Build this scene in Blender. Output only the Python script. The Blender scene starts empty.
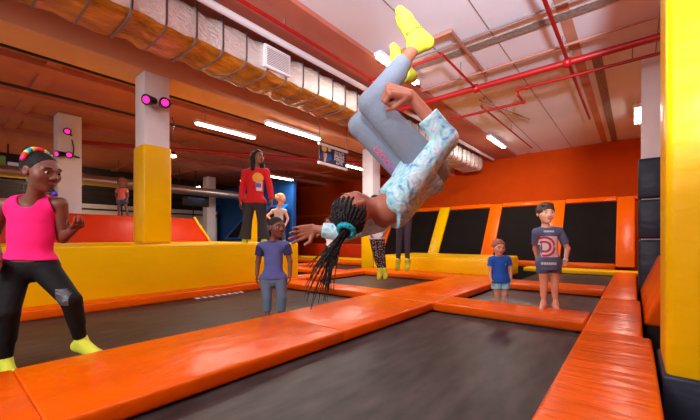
import bpy, bmesh, math, random
import numpy as np
from mathutils import Vector, Matrix
from mathutils.bvhtree import BVHTree
random.seed(7); np.random.seed(7)
SC = bpy.context.scene
COL = SC.collection
# ---------------------------------------------------------------- camera, world, big lights, exposure
FPX, HX, HY, CZ = 345.0, 350.0, 238.0, 0.87        # focal length in pixels, principal column, horizon row, eye height
YAW = math.atan(285 / 345)
FWD = np.array([-math.sin(YAW), math.cos(YAW), 0.0]); RGT = np.array([math.cos(YAW), math.sin(YAW), 0.0]); UPV = np.array([0, 0, 1.0])
CAM = np.array([0, 0, CZ])
cd = bpy.data.cameras.new('camera'); cam = bpy.data.objects.new('camera', cd); COL.objects.link(cam)
cd.sensor_width = 36; cd.lens = 36 * FPX / 700; cd.shift_y = (HY - 210) / 700; cd.clip_start = 0.05
cam.location = CAM; cam.rotation_euler = (math.pi / 2, 0, YAW); SC.camera = cam
w = bpy.data.worlds.new('world'); SC.world = w; w.use_nodes = True
w.node_tree.nodes['Background'].inputs[0].default_value = (1, .96, .97, 1)
w.node_tree.nodes['Background'].inputs[1].default_value = 0.42
SC.view_settings.view_transform = 'Standard'; SC.view_settings.look = 'None'
SC.view_settings.exposure = 0.0; SC.view_settings.gamma = 1.0; SC.view_settings.use_curve_mapping = False

def area(name, loc, target, size, power, color=(1, 1, 1), sy=None):
    l = bpy.data.lights.new(name, 'AREA'); l.energy = power; l.color = color; l.size = size
    if sy: l.shape = 'RECTANGLE'; l.size_y = sy
    o = bpy.data.objects.new(name, l); COL.objects.link(o); o.location = loc
    o.rotation_euler = (Vector(target) - Vector(loc)).to_track_quat('-Z', 'Y').to_euler()
    return o
def fill_spot(name, loc, target, deg, power, color=(.82, .91, 1)):
    l = bpy.data.lights.new(name, 'SPOT'); l.energy = power; l.color = color; l.spot_size = math.radians(deg); l.spot_blend = .6; l.shadow_soft_size = .25
    o = bpy.data.objects.new(name, l); COL.objects.link(o); o.location = loc
    o.rotation_euler = (Vector(target) - Vector(loc)).to_track_quat('-Z', 'Y').to_euler()
fill_spot('added_ceiling_fill', (0.9, -1.8, 2.0), (-1.3, 3.0, 3.87), 62, 2000)  # added spot out of view, brightens the white ceiling
fill_spot('added_ceiling_fill_far', (0.9, -1.8, 2.2), (-1.0, 7.5, 3.87), 46, 2300)  # second added spot, carries the ceiling fill farther back
area('added_key_fill', (-1.7, -2.7, 2.7), (-1.2, 2.4, 1.0), 1.8, 150, (1, .98, .97))  # added area light behind the camera, front fill for the girl

# ---------------------------------------------------------------- small helpers
def P(x, y, d):                                   # a point seen at pixel (x, y), d metres in front of the lens
    return CAM + RGT * ((x - HX) / FPX * d) + UPV * ((HY - y) / FPX * d) + FWD * d
def V(r, u, t):                                   # direction: to the viewer's right, up, towards the viewer
    v = RGT * r + UPV * u - FWD * t
    return v / np.linalg.norm(v)
def nrm(v): return v / max(np.linalg.norm(v), 1e-9)
def lin(c):
    c = c / 255.0
    return c / 12.92 if c <= .04045 else ((c + .055) / 1.055) ** 2.4
def rgb(r, g, b): return (lin(r), lin(g), lin(b), 1)

def mat(name, col, rough=.6, bump=0, scale=(5, 5, 5), var=0, vscale=None, emit=0, metal=0, spec=.5, coat=0, detail=3):
    m = bpy.data.materials.new(name); m.use_nodes = True
    nt = m.node_tree; b = nt.nodes['Principled BSDF']; N = nt.nodes.new; L = nt.links.new
    c = rgb(*col)
    b.inputs['Base Color'].default_value = c; b.inputs['Roughness'].default_value = rough
    b.inputs['Metallic'].default_value = metal; b.inputs['Specular IOR Level'].default_value = spec * (.42 if 'vinyl' in name else 1)
    b.inputs['Coat Weight'].default_value = coat
    if emit: b.inputs['Emission Color'].default_value = c; b.inputs['Emission Strength'].default_value = emit
    tc = N('ShaderNodeTexCoord')
    def noise(sc):
        mp = N('ShaderNodeMapping'); mp.inputs['Scale'].default_value = sc
        t = N('ShaderNodeTexNoise'); t.inputs['Scale'].default_value = 1; t.inputs['Detail'].default_value = detail
        L(tc.outputs['Object'], mp.inputs[0]); L(mp.outputs[0], t.inputs[0]); return t
    if bump:
        t = noise(scale); bp = N('ShaderNodeBump'); bp.inputs['Strength'].default_value = bump; bp.inputs['Distance'].default_value = .03
        L(t.outputs[0], bp.inputs['Height']); L(bp.outputs[0], b.inputs['Normal'])
    t = noise(vscale or (2.3, 2.3, 2.3)); r = N('ShaderNodeValToRGB')
    v = var or .04
    r.color_ramp.elements[0].position = .3; r.color_ramp.elements[1].position = .7
    r.color_ramp.elements[0].color = (c[0] * (1 - v), c[1] * (1 - v), c[2] * (1 - v), 1)
    r.color_ramp.elements[1].color = (min(1, c[0] * (1 + v)), min(1, c[1] * (1 + v)), min(1, c[2] * (1 + v)), 1)
    L(t.outputs[0], r.inputs[0]); L(r.outputs[0], b.inputs['Base Color'])
    return m

def tag(o, label=None, cat=None, group=None, kind=None):
    if label: o['label'] = label
    if cat: o['category'] = cat
    if group: o['group'] = group
    if kind: o['kind'] = kind
    return o
def empty(name, loc, label, cat, group=None):
    o = bpy.data.objects.new(name, None); o.empty_display_size = .1; COL.objects.link(o); o.location = Vector(loc)
    return tag(o, label, cat, group)
def link(name, me, m=None, parent=None, smooth=True):
    if m is not None and not me.materials: me.materials.append(m)
    if smooth:
        me.polygons.foreach_set('use_smooth', [True] * len(me.polygons))
    o = bpy.data.objects.new(name, me); COL.objects.link(o)
    if parent is not None:
        o.parent = parent
        w = parent.location.copy(); q = parent.parent
        while q: w += q.location; q = q.parent
        o.matrix_parent_inverse = Matrix.Identity(4); o.location = -w      # every mesh is made in world coordinates
    return o
def from_bm(name, bm, m, parent=None, smooth=False):
    bmesh.ops.recalc_face_normals(bm, faces=bm.faces)
    me = bpy.data.meshes.new(name); bm.to_mesh(me); bm.free()
    o = link(name, me, m, parent, smooth)
    if smooth: sharp(me)
    return o
def sharp(me, ang=math.radians(40)):
    try: me.set_sharp_from_angle(angle=ang)
    except Exception: pass
def structure(o): o['kind'] = 'structure'; return o

def box(bm, x0, x1, y0, y1, z0, z1, bev=0, seg=2):
    r = bmesh.ops.create_cube(bm, size=1)
    vs = r['verts']
    for v in vs:
        v.co = ((x0 + x1) / 2 + v.co.x * (x1 - x0), (y0 + y1) / 2 + v.co.y * (y1 - y0), (z0 + z1) / 2 + v.co.z * (z1 - z0))
    if bev:
        es = list({e for v in vs for e in v.link_edges})
        bmesh.ops.bevel(bm, geom=es, offset=bev, segments=seg, profile=.5, affect='EDGES')
def hexa(bm, pts, bev=0, seg=2):                  # 8 corners: bottom loop of four, top loop of four
    vs = [bm.verts.new(Vector(p)) for p in pts]
    for f in ((0, 3, 2, 1), (4, 5, 6, 7), (0, 1, 5, 4), (1, 2, 6, 5), (2, 3, 7, 6), (3, 0, 4, 7)): bm.faces.new([vs[i] for i in f])
    if bev:
        es = list({e for v in vs for e in v.link_edges})
        bmesh.ops.bevel(bm, geom=es, offset=bev, segments=seg, profile=.5, affect='EDGES')
def tube(bm, pts, r, n=8, r1=None, cap=True):
    pts = [np.array(p, float) for p in pts]; rings = []
    for i, p in enumerate(pts):
        t = nrm((pts[min(i + 1, len(pts) - 1)] - pts[max(i - 1, 0)]))
        a = np.cross(t, [0, 0, 1.0]) if abs(t[2]) < .9 else np.cross(t, [1.0, 0, 0])
        a = nrm(a); b = np.cross(t, a)
        rr = r if r1 is None else r + (r1 - r) * i / (len(pts) - 1)
        rings.append([bm.verts.new(Vector(p + rr * (math.cos(2 * math.pi * k / n) * a + math.sin(2 * math.pi * k / n) * b))) for k in range(n)])
    for A, B in zip(rings, rings[1:]):
        for k in range(n): bm.faces.new((A[k], A[(k + 1) % n], B[(k + 1) % n], B[k]))
    if cap: bm.faces.new(rings[0][::-1]); bm.faces.new(rings[-1])
def ball(bm, c, r, u=12, v=8, scale=(1, 1, 1), rot=None):
    m = Matrix.Translation(Vector(c)) @ (rot.to_4x4() if rot is not None else Matrix.Identity(4)) @ Matrix.Diagonal((scale[0], scale[1], scale[2], 1))
    bmesh.ops.create_uvsphere(bm, u_segments=u, v_segments=v, radius=r, matrix=m)
def bx(name, m, parent, *a, **k):
    bm = bmesh.new(); box(bm, *a, **k); return from_bm(name, bm, m, parent, smooth=bool(k.get('bev')))
def tb(name, m, parent, pts, r, **k):
    bm = bmesh.new(); tube(bm, pts, r, **k); return from_bm(name, bm, m, parent, smooth=True)

# ---------------------------------------------------------------- smooth bodies: a distance field and a surface through it
def cone(a, b, ra, rb, k=.02, n=None, f=1, cut=False):
    return ('c', np.array(a, float), np.array(b, float), ra, rb, k, n, f, cut)
def ell(c, r, k=.02, R=None): return ('e', np.array(c, float), np.array(r, float), k, R)
def sub(c, r, k=.01, R=None): return ('s', np.array(c, float), np.array(r, float), k, R)
def cutp(p, n): return ('p', np.array(p, float), np.array(n, float))      # drops everything on the side n points to
def field_mesh(prims, vox, post=None):
    lo = np.full(3, 1e9); hi = np.full(3, -1e9)
    for q in prims:
        if q[0] == 'c':
            for p, r in ((q[1], q[3]), (q[2], q[4])): lo = np.minimum(lo, p - r); hi = np.maximum(hi, p + r)
        elif q[0] == 'e': lo = np.minimum(lo, q[1] - q[2].max()); hi = np.maximum(hi, q[1] + q[2].max())
    lo = lo - 4 * vox; hi = hi + 4 * vox
    n = np.ceil((hi - lo) / vox).astype(int) + 1
    G = np.full(n, .5, np.float32)
    ax = [lo[i] + vox * np.arange(n[i]) for i in range(3)]
    def region(a, b):
        i0 = np.clip(np.floor((a - lo) / vox).astype(int), 0, n); i1 = np.clip(np.ceil((b - lo) / vox).astype(int) + 1, 0, n)
        s = tuple(slice(i0[i], i1[i]) for i in range(3))
        X = np.stack(np.meshgrid(*[ax[i][s[i]] for i in range(3)], indexing='ij'), -1)
        return s, X
    for q in prims:
        if q[0] == 'c':
            _, a, b, ra, rb, k, nn, f, ct = q; mr = max(ra, rb) * max(1, f) + k + 3 * vox
            s, X = region(np.minimum(a, b) - mr, np.maximum(a, b) + mr)
            v = X - a; ab = b - a
            if nn is not None:
                v = v + (v @ nn)[..., None] * nn * (1 / f - 1); ab = ab + (ab @ nn) * nn * (1 / f - 1)
            h = np.clip((v @ ab) / max(ab @ ab, 1e-9), 0, 1)
            d = np.linalg.norm(v - h[..., None] * ab, axis=-1) - (ra + (rb - ra) * h)
            if ct: d = np.maximum(d, (X - b) @ nrm(b - a))
        elif q[0] in 'es':
            _, c, r, k, R = q; mr = r.max() + k + 3 * vox
            s, X = region(c - mr, c + mr); v = X - c
            if R is not None: v = v @ R                       # columns of R are the axes
            k0 = np.linalg.norm(v / r, axis=-1); k1 = np.linalg.norm(v / (r * r), axis=-1)
            d = k0 * (k0 - 1) / np.maximum(k1, 1e-6)
        else:
            s = tuple(slice(0, n[i]) for i in range(3)); X = np.stack(np.meshgrid(*ax, indexing='ij'), -1)
            G = np.maximum(G, ((X - q[1]) @ q[2]).astype(np.float32)); continue
        g = G[s]
        if q[0] == 's':
            h = np.maximum(k - np.abs(g + d), 0) / k; G[s] = np.maximum(g, -d) + h * h * k / 4
        else:
            h = np.maximum(k - np.abs(g - d), 0) / k; G[s] = np.minimum(g, d) - h * h * k / 4
    if post is not None:
        X = np.stack(np.meshgrid(*ax, indexing='ij'), -1); G = post(X, G)
    return surface(G, lo, vox)
def surface(G, lo, vox):
    ins = G < 0
    c = np.zeros(np.array(G.shape) - 1, int)
    for i in (0, 1):
        for j in (0, 1):
            for k in (0, 1): c += ins[i:G.shape[0] - 1 + i, j:G.shape[1] - 1 + j, k:G.shape[2] - 1 + k]
    act = (c > 0) & (c < 8); idx = np.argwhere(act); ids = np.full(act.shape, -1); ids[act] = np.arange(len(idx))
    acc = np.zeros((len(idx), 3)); cnt = np.zeros(len(idx))
    cor = [np.array(t) for t in np.ndindex(2, 2, 2)]
    for A in cor:
        for B in cor:
            if (B - A).sum() == 1 and (B - A).min() >= 0:
                va = G[tuple((idx + A).T)]; vb = G[tuple((idx + B).T)]; m = (va < 0) != (vb < 0)
                t = np.where(m, va / np.where(m, va - vb, 1), 0)
                acc[m] += (A + t[:, None] * (B - A))[m]; cnt[m] += 1
    vs = lo + vox * (idx + acc / np.maximum(cnt, 1)[:, None])
    faces = []
    for a in range(3):
        b, c2 = (a + 1) % 3, (a + 2) % 3
        s0 = [slice(None)] * 3; s1 = [slice(None)] * 3; s0[a] = slice(0, -1); s1[a] = slice(1, None)
        e = np.argwhere(ins[tuple(s0)] != ins[tuple(s1)])
        e = e[(e[:, b] > 0) & (e[:, c2] > 0) & (e[:, b] < G.shape[b] - 1) & (e[:, c2] < G.shape[c2] - 1)]
        def off(db, dc):
            q = e.copy(); q[:, b] += db; q[:, c2] += dc; return ids[tuple(q.T)]
        F = np.stack([off(-1, -1), off(0, -1), off(0, 0), off(-1, 0)], 1)
        flip = ~ins[tuple(e.T)]; F[flip] = F[flip][:, ::-1]; faces.append(F)
    F = np.concatenate(faces); F = F[(F >= 0).all(1)]
    return vs, F
def blob(name, prims, vox, m, parent=None, post=None):
    vs, F = field_mesh(prims, vox, post)
    me = bpy.data.meshes.new(name)
    me.vertices.add(len(vs)); me.vertices.foreach_set('co', vs.astype(np.float32).ravel())
    me.loops.add(F.size); me.loops.foreach_set('vertex_index', F.ravel().astype(np.int32))
    me.polygons.add(len(F)); me.polygons.foreach_set('loop_start', (np.arange(len(F)) * 4).astype(np.int32))
    me.update(calc_edges=True); me.validate()
    o = link(name, me, m, parent, True)
    o['_c'] = 1; del o['_c']
    return o, (vs, F)
def bvh(vf): return BVHTree.FromPolygons([Vector(v) for v in vf[0]], [tuple(map(int, f)) for f in vf[1]])
def decal(name, polys, org, ux, uy, direction, tree, m, parent, off=.002, thick=.0):
    """2-D polygons laid onto a body's surface, seen along `direction`"""
    bm = bmesh.new(); d = Vector(direction)
    for poly in polys:
        vv = []; miss = False
        for (x, y) in poly:
            p = Vector(np.array(org) + np.array(ux) * x + np.array(uy) * y)
            hit = tree.ray_cast(p - d * .4, d, 1.0)[0]
            if hit is None: miss = True; break
            vv.append(bm.verts.new((hit if hit is not None else p) - d * off))
        if miss or len(vv) < 3: continue
        try: bm.faces.new(vv)
        except Exception: pass
    bmesh.ops.delete(bm, geom=[v for v in bm.verts if not v.link_faces], context='VERTS')
    me = bpy.data.meshes.new(name); bm.to_mesh(me); bm.free()
    return link(name, me, m, parent, False)
def ring_polys(r0, r1, n=40, cx=0, cy=0, rows=2):
    out = []
    for j in range(rows):
        a, b = r0 + (r1 - r0) * j / rows, r0 + (r1 - r0) * (j + 1) / rows
        for i in range(n):
            t0, t1 = 2 * math.pi * i / n, 2 * math.pi * (i + 1) / n
            q = [(cx + b * math.cos(t0), cy + b * math.sin(t0)), (cx + b * math.cos(t1), cy + b * math.sin(t1)), (cx + a * math.cos(t1), cy + a * math.sin(t1)), (cx + a * math.cos(t0), cy + a * math.sin(t0))]
            out.append(q[:3] + q[3:] if a > 1e-6 else q[:3])
    return out
def rect_polys(x0, x1, y0, y1, nx=6, ny=6):
    X = np.linspace(x0, x1, nx + 1); Y = np.linspace(y0, y1, ny + 1)
    return [[(X[i], Y[j]), (X[i + 1], Y[j]), (X[i + 1], Y[j + 1]), (X[i], Y[j + 1])] for i in range(nx) for j in range(ny)]
def text_polys(txt, size):
    cu = bpy.data.curves.new('writing', 'FONT'); cu.body = txt; cu.size = size; cu.align_x = 'CENTER'; cu.align_y = 'CENTER'; cu.resolution_u = 3; cu.offset = size * .012
    o = bpy.data.objects.new('writing', cu); COL.objects.link(o)
    me = bpy.data.meshes.new_from_object(o.evaluated_get(bpy.context.evaluated_depsgraph_get()))
    out = [[(me.vertices[i].co.x, me.vertices[i].co.y) for i in p.vertices] for p in me.polygons]
    bpy.data.objects.remove(o); bpy.data.curves.remove(cu); bpy.data.meshes.remove(me)
    return out

# ---------------------------------------------------------------- materials
M = {}
M['orange'] = mat('orange_vinyl', (232, 94, 0), .3, .35, (3, 3, 3), .08, (1.2, 1.2, 1.2))
M['orange_x'] = mat('orange_vinyl_across', (232, 92, 0), .28, .75, (2.5, 12, 4), .10, (1, 3, 1))
M['orange_y'] = mat('orange_vinyl_along', (232, 92, 0), .28, .6, (8, 5, 4), .10, (3, 1, 1))
M['red_orange'] = mat('red_orange_vinyl', (196, 48, 4), .35, .35, (3, 3, 3), .08)
M['yellow'] = mat('yellow_vinyl', (244, 188, 0), .32, .38, (2.5, 2.5, 5), .06, (1.2, 1.2, 1.2))
M['navy'] = mat('navy_vinyl', (44, 50, 66), .36, .5, (3, 3, 6), .1)
M['black_vinyl'] = mat('black_skirt', (16, 15, 15), .7, .2)
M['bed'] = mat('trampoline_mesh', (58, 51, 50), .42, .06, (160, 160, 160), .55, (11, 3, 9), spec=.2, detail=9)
M['mat_black'] = mat('wall_trampoline_mesh', (24, 18, 17), .8, .05, (90, 90, 90), .15, spec=.08)
M['floor'] = mat('concrete_floor', (70, 66, 62), .8, .1, (6, 6, 6), .15)
M['ceiling'] = mat('white_painted_concrete', (238, 236, 250), .8, .05, (4, 4, 4), .05, (.7, .7, .7))
M['soffit'] = mat('terracotta_ceiling', (190, 110, 90), .75, .08, (1, 6, 3), .08)
M['beam'] = mat('peach_beam', (222, 160, 122), .75, .1, (6, 1, 6), .05)
M['wall_o'] = mat('orange_wall_paint', (192, 62, 0), .8, .03, (6, 6, 6), .05, spec=.1)
M['wall_dark'] = mat('dark_wall_paint', (52, 40, 38), .8, .05)
M['wall_blue'] = mat('blue_wall_paint', (20, 84, 160), .6, .04)
M['blue'] = mat('blue_vinyl', (24, 98, 190), .4, .2)
M['white'] = mat('white_paint', (232, 224, 228), .6, .04)
M['stain'] = mat('bare_concrete_streak', (150, 132, 124), .9, .3, (14, 14, 14), .35, (20, 20, 20))
M['peach'] = mat('peach_primer', (208, 146, 118), .8, .1, (8, 8, 8), .12)
M['red_pipe'] = mat('red_pipe_paint', (172, 20, 24), .4)
M['brown_pipe'] = mat('brown_conduit', (172, 112, 92), .5)
M['grey_pipe'] = mat('grey_conduit', (128, 112, 110), .5)
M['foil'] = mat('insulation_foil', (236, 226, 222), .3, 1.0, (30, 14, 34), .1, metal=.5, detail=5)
M['foil_reflection'] = mat('foil_painted_reflection', (196, 132, 44), .3, 1.0, (34, 12, 34), .55, (7, 3, 7), metal=.5, detail=5)  # orange glow reflected under the duct, painted into the foil colour
M['silver'] = mat('galvanised_steel', (190, 176, 168), .35, .1, metal=.8)
M['steel_dark'] = mat('dark_steel', (60, 58, 58), .5, metal=.6)
M['black'] = mat('black_plastic', (20, 18, 20), .45)
M['tube_glow'] = mat('fluorescent_glow', (255, 244, 222), .5, emit=14)
M['magenta_glow'] = mat('magenta_lens', (255, 30, 150), .3, emit=1.7)
M['bulb_glow'] = mat('warm_bulb', (255, 230, 190), .4, emit=8)
# ---------------------------------------------------------------- the hall
FZ = -.75
structure(bx('floor', M['floor'], None, -17.6, 1.8, -3.2, 13.6, FZ - .1, FZ))
structure(bx('ceiling', M['ceiling'], None, -3.28, 1.8, -3.2, 13.6, 3.87, 4.0))
structure(bx('ceiling_left', M['soffit'], None, -17.6, -3.28, -3.2, 13.6, 3.80, 4.0))
structure(bx('wall_back', M['wall_o'], None, -17.6, 1.8, 13.45, 13.6, FZ, 3.87))
structure(bx('wall_left', M['wall_dark'], None, -17.6, -17.45, -3.2, 13.45, FZ, 3.8))
structure(bx('wall_right', M['wall_o'], None, 1.65, 1.8, -3.2, 13.45, FZ, 3.87))
structure(bx('wall_partition', M['wall_blue'], None, -17.45, -11.0, 9.6, 9.75, FZ, 3.35))
bm = bmesh.new(); box(bm, -6.25, -5.6, -3.2, 13.45, 3.36, 3.8, .015); structure(from_bm('trim_1', bm, M['beam'], None))
for i, (x0, x1, z) in enumerate(((-7.9, -7.55, 3.70), (-9.6, -9.2, 3.68), (-11.3, -10.9, 3.68), (-13.2, -12.7, 3.66))):
    bm = bmesh.new(); box(bm, x0, x1, -3.2, 13.45, z, 3.8); structure(from_bm('trim_%d' % (i + 2), bm, M['soffit'], None))
for i, y in enumerate((1.2, 4.9, 7.0, 11.0)):
    bm = bmesh.new(); box(bm, -17.4, -6.25, y, y + .2, 3.75, 3.8); structure(from_bm('trim_%d' % (i + 6), bm, M['soffit'], None))
# bare strips on the white ceiling
structure(bx('trim_10', M['stain'], None, -3.27, 1.64, 5.32, 5.50, 3.855, 3.88))
structure(bx('trim_11', M['stain'], None, -.56, -.42, 6.9, 13.4, 3.855, 3.88))
structure(bx('trim_12', M['peach'], None, -.80, -.66, 2.5, 13.4, 3.862, 3.88))
for i, x in enumerate((-2.45, -1.62, .25)):
    structure(bx('trim_%d' % (13 + i), M['stain'], None, x, x + .012, -3, 13.4, 3.864, 3.88))
structure(bx('baseboard_back', M['orange_x'], None, -17.4, 1.64, 13.36, 13.45, 2.03, 2.13))

# ---------------------------------------------------------------- pipes and conduits under the ceiling
def pipe(name, pts, r, m, label, cat='pipe', group=None, fit=()):
    e = empty(name, pts[0], label, cat, group)
    tb('run', m, e, pts, r, n=10)
    for p in fit:
        bm = bmesh.new(); ball(bm, p, r * 1.55, 10, 6); from_bm('joint', bm, m, e, True)
    q = np.array(pts)
    L = [(np.array(a) + np.array(b)) / 2 for a, b in zip(pts, pts[1:]) if np.linalg.norm(np.array(b) - np.array(a)) > .8]
    for p in L:
        if 3.4 < p[2] < 3.85: tb('hanger', M['grey_pipe'], e, [p, (p[0], p[1], 3.88)], .008, n=6)
    return e
pipe('sprinkler_pipe', [(-3.95, 6.46, 3.66), (-3.2, 6.46, 3.66), (1.64, 6.40, 3.66)], .052, M['red_pipe'], 'thick red sprinkler main running across the white ceiling', fit=[(-.83, 6.43, 3.66), (-2.29, 6.46, 3.66)])
pipe('sprinkler_pipe', [(1.64, 6.98, 3.66), (-1.7, 7.02, 3.66), (-1.7, 7.02, 3.56), (-1.7, 7.45, 3.56), (-3.25, 7.5, 3.56)], .026, M['red_pipe'], 'thin red pipe with a stepped jog just beyond the thick red main', fit=[(-1.7, 7.02, 3.66), (-1.7, 7.45, 3.56), (-1.55, 7.02, 3.66)])
pipe('sprinkler_pipe', [(-.83, 2.0, 3.70), (-.83, 9.95, 3.70)], .026, M['red_pipe'], 'straight thin red pipe running away from the viewer above the right-hand trampolines', fit=[(-.83, 4.5, 3.70)])
pipe('sprinkler_pipe', [(-3.7, 5.02, 3.70), (-2.29, 5.02, 3.70), (-2.29, 6.46, 3.66)], .022, M['red_pipe'], 'short L-shaped thin red branch pipe near the raised yellow sock')
pipe('sprinkler_pipe', [(-3.62, 1.0, 3.70), (-3.62, 5.0, 3.70), (-3.62, 5.0, 3.66), (-3.3, 5.2, 3.66)], .026, M['red_pipe'], 'thin dark red pipe along the terracotta ceiling beside the foil duct')
pipe('sprinkler_pipe', [(-5.5, 7.6, 3.3), (-5.45, 8.6, 3.3), (-5.1, 9.0, 3.42), (-4.6, 9.0, 3.6)], .05, M['red_pipe'], 'curved red pipe end above the hanging dark blue banner')
pipe('sprinkler_pipe', [(-2.55, 7.5, 3.7), (-2.5, 12.0, 3.7)], .02, M['red_pipe'], 'thin red branch pipe leading to the back wall left of the stepped jog')
pipe('sprinkler_pipe', [(-11.6, 2.2, 3.42), (-8.1, 7.8, 3.42), (-6.5, 10.4, 3.42)], .05, M['red_pipe'], 'dull red pipe crossing the dim left-hand ceiling above the woman in red')
pipe('conduit', [(-3.27, 5.06, 3.82), (1.64, 5.02, 3.82)], .014, M['grey_pipe'], 'thin grey conduit beside the bare concrete streak on the white ceiling', 'conduit')
pipe('conduit', [(-3.27, 6.22, 3.80), (1.64, 6.05, 3.80)], .022, M['brown_pipe'], 'brownish conduit on the near side of the thick red main', 'conduit')
pipe('conduit', [(-3.27, 6.78, 3.80), (1.64, 6.72, 3.80)], .016, M['grey_pipe'], 'grey conduit on the far side of the thick red main', 'conduit')
pipe('conduit', [(-3.27, 4.72, 3.82), (-2.02, 4.70, 3.82), (-2.08, 6.42, 3.82)], .03, M['brown_pipe'], 'brown L-shaped conduit bending beside the raised yellow sock', 'conduit')
pipe('conduit', [(-2.55, 7.4, 3.80), (-2.0, 9.4, 3.80)], .016, M['brown_pipe'], 'short brown conduit slanting on the ceiling beyond the stepped red pipe', 'conduit')
pipe('conduit', [(-6.9, -2, 3.60), (-6.9, 13.4, 3.60)], .022, M['steel_dark'], 'dark conduit along the dim left ceiling just behind the peach beam', 'conduit')
pipe('conduit', [(-8.6, -2, 3.60), (-8.6, 13.4, 3.60)], .03, M['steel_dark'], 'dark conduit with a shiny edge along the dim left ceiling further back', 'conduit')
pipe('cable_duct', [(-3.99, -2, 3.73), (-3.99, 13.0, 3.73)], .048, M['white'], 'long white conduit running along the top of the foil duct', 'conduit')

# foil-wrapped air duct
e = empty('air_duct', (-4.5, 3, 3.25), 'long foil-wrapped air duct hanging beside the peach beam', 'duct')
def duct_section(bm, y, dz=0, g=0):
    pts = []
    x0, x1, z0, z1 = -4.86 - g, -4.12 + g, 3.25 - g + dz, 3.70 + g
    for (cx, cz, a0) in ((x1 - .1, z1 - .1, 0), (x0 + .1, z1 - .1, 90), (x0 + .13, z0 + .13, 180), (x1 - .13, z0 + .13, 270)):
        rr = .1 if a0 < 180 else .13
        for k in range(4):
            t = math.radians(a0 + 30 * k); pts.append((cx + rr * math.cos(t), y, cz + rr * math.sin(t)))
    return [bm.verts.new(p) for p in pts]
def loft(bm, rings):
    for A, B in zip(rings, rings[1:]):
        n = len(A)
        for k in range(n): bm.faces.new((A[k], A[(k + 1) % n], B[(k + 1) % n], B[k]))
    bm.faces.new(rings[0][::-1]); bm.faces.new(rings[-1])
ys = np.arange(-2.0, 12.4, .14)
bm = bmesh.new(); rings = []
for i, y in enumerate(ys):
    sag = -.018 * abs(math.sin(math.pi * y / .35)) + random.uniform(-.012, .012)
    rings.append(duct_section(bm, y, sag, random.uniform(-.012, .012) - (.015 if abs((y / .7) % 1 - 0) < .15 else 0)))
loft(bm, rings)
dm = from_bm('insulation', bm, M['foil'], e, True); dm.data.materials.append(M['foil_reflection'])
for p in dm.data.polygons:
    if p.normal.z < -.55 and p.center.y < 8.5: p.material_index = 1  # underside faces take the painted reflection
for y in np.arange(-1.8, 12.3, .35):
    bm = bmesh.new()
    a = duct_section(bm, y - .012, -.01, .012); b = duct_section(bm, y + .012, -.01, .012); loft(bm, [a, b])
    from_bm('strap', bm, M['grey_pipe'], e)
    if y > 0: tb('hanger_rod', M['steel_dark'], e, [(-4.11, y, 3.3), (-4.11, y, 3.82)], .007, n=6)
g = bx('grille_frame', M['white'], e, -4.115, -4.07, 3.02, 3.50, 3.33, 3.66, bev=.01)
bx('grille_panel', M['grey_pipe'], g, -4.075, -4.066, 3.06, 3.46, 3.37, 3.62)
for k in range(10): bx('louvre', M['white'], g, -4.068, -4.056, 3.06, 3.46, 3.375 + .025 * k, 3.385 + .025 * k)

# ---------------------------------------------------------------- columns
def column(x0, x1, y0, y1, ztop, pad, z0, zp, label, base=None, up='white', z_low=FZ, tp=.06):
    t = tp
    e = empty('column', ((x0 + x1) / 2, (y0 + y1) / 2, z_low), label, 'column')
    bx('shaft', M[up], e, x0, x1, y0, y1, z_low, ztop, bev=.012)
    if pad:
        t = tp
        p = bx('padding', M[pad], e, x0 - t, x1 + t, y0 - t, y1 + t, z0, zp, bev=.04, seg=3)
    if base: bx('base', M[base], e, x0 - t - .02, x1 + t + .02, y0 - t - .03, y1 + t + .02, z_low, z0 + .03, bev=.02)
    return e
column(.20, .66, 2.82, 3.30, 3.87, 'yellow', .035, 3.6, 'wide yellow padded column at the right edge, on a dark base', 'navy')
e = column(.08, .50, 7.5, 7.94, 3.87, None, 0, 0, 'white column with dark navy padding behind the yellow column at right')
for k, (a, b) in enumerate(((-.6, .84), (.86, 1.5), (1.52, 2.18))): bx('padding', M['navy'], e, .04, .56, 7.44, 8.0, a, b, bev=.04, seg=3)
c1 = column(-5.97, -5.60, 2.0, 2.36, 3.36, 'yellow', .79, 2.27, 'white column with yellow padding standing on the yellow platform at left', z_low=.785, tp=.025)
tb('cable', M['black'], c1, [(-5.55, 2.37, 2.75), (-5.54, 2.40, 2.65), (-5.55, 2.38, 2.5), (-5.54, 2.40, 2.4)], .008, n=6)
column(-5.94, -5.58, 7.74, 8.10, 3.36, 'yellow', .0, 1.25, 'white column with yellow padded foot behind the somersaulting girl', tp=.03)
column(-10.75, -10.3, 1.85, 2.30, 3.79, None, 0, 0, 'pale column with magenta spotlights behind the girl in pink', up='white', z_low=.785)
column(-15.0, -14.6, 7.75, 8.15, 3.6, None, 0, 0, 'pale column standing left of the blue wall', up='white')
e = empty('padded_post', (-9.05, 6.2, .8), 'yellow padded post seen between the legs of the woman in red', 'post')
bx('post', M['steel_dark'], e, -9.11, -8.99, 6.14, 6.26, FZ, 1.95); bx('padding', M['yellow'], e, -9.2, -8.9, 6.05, 6.35, .3, 1.9, bev=.05)

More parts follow.
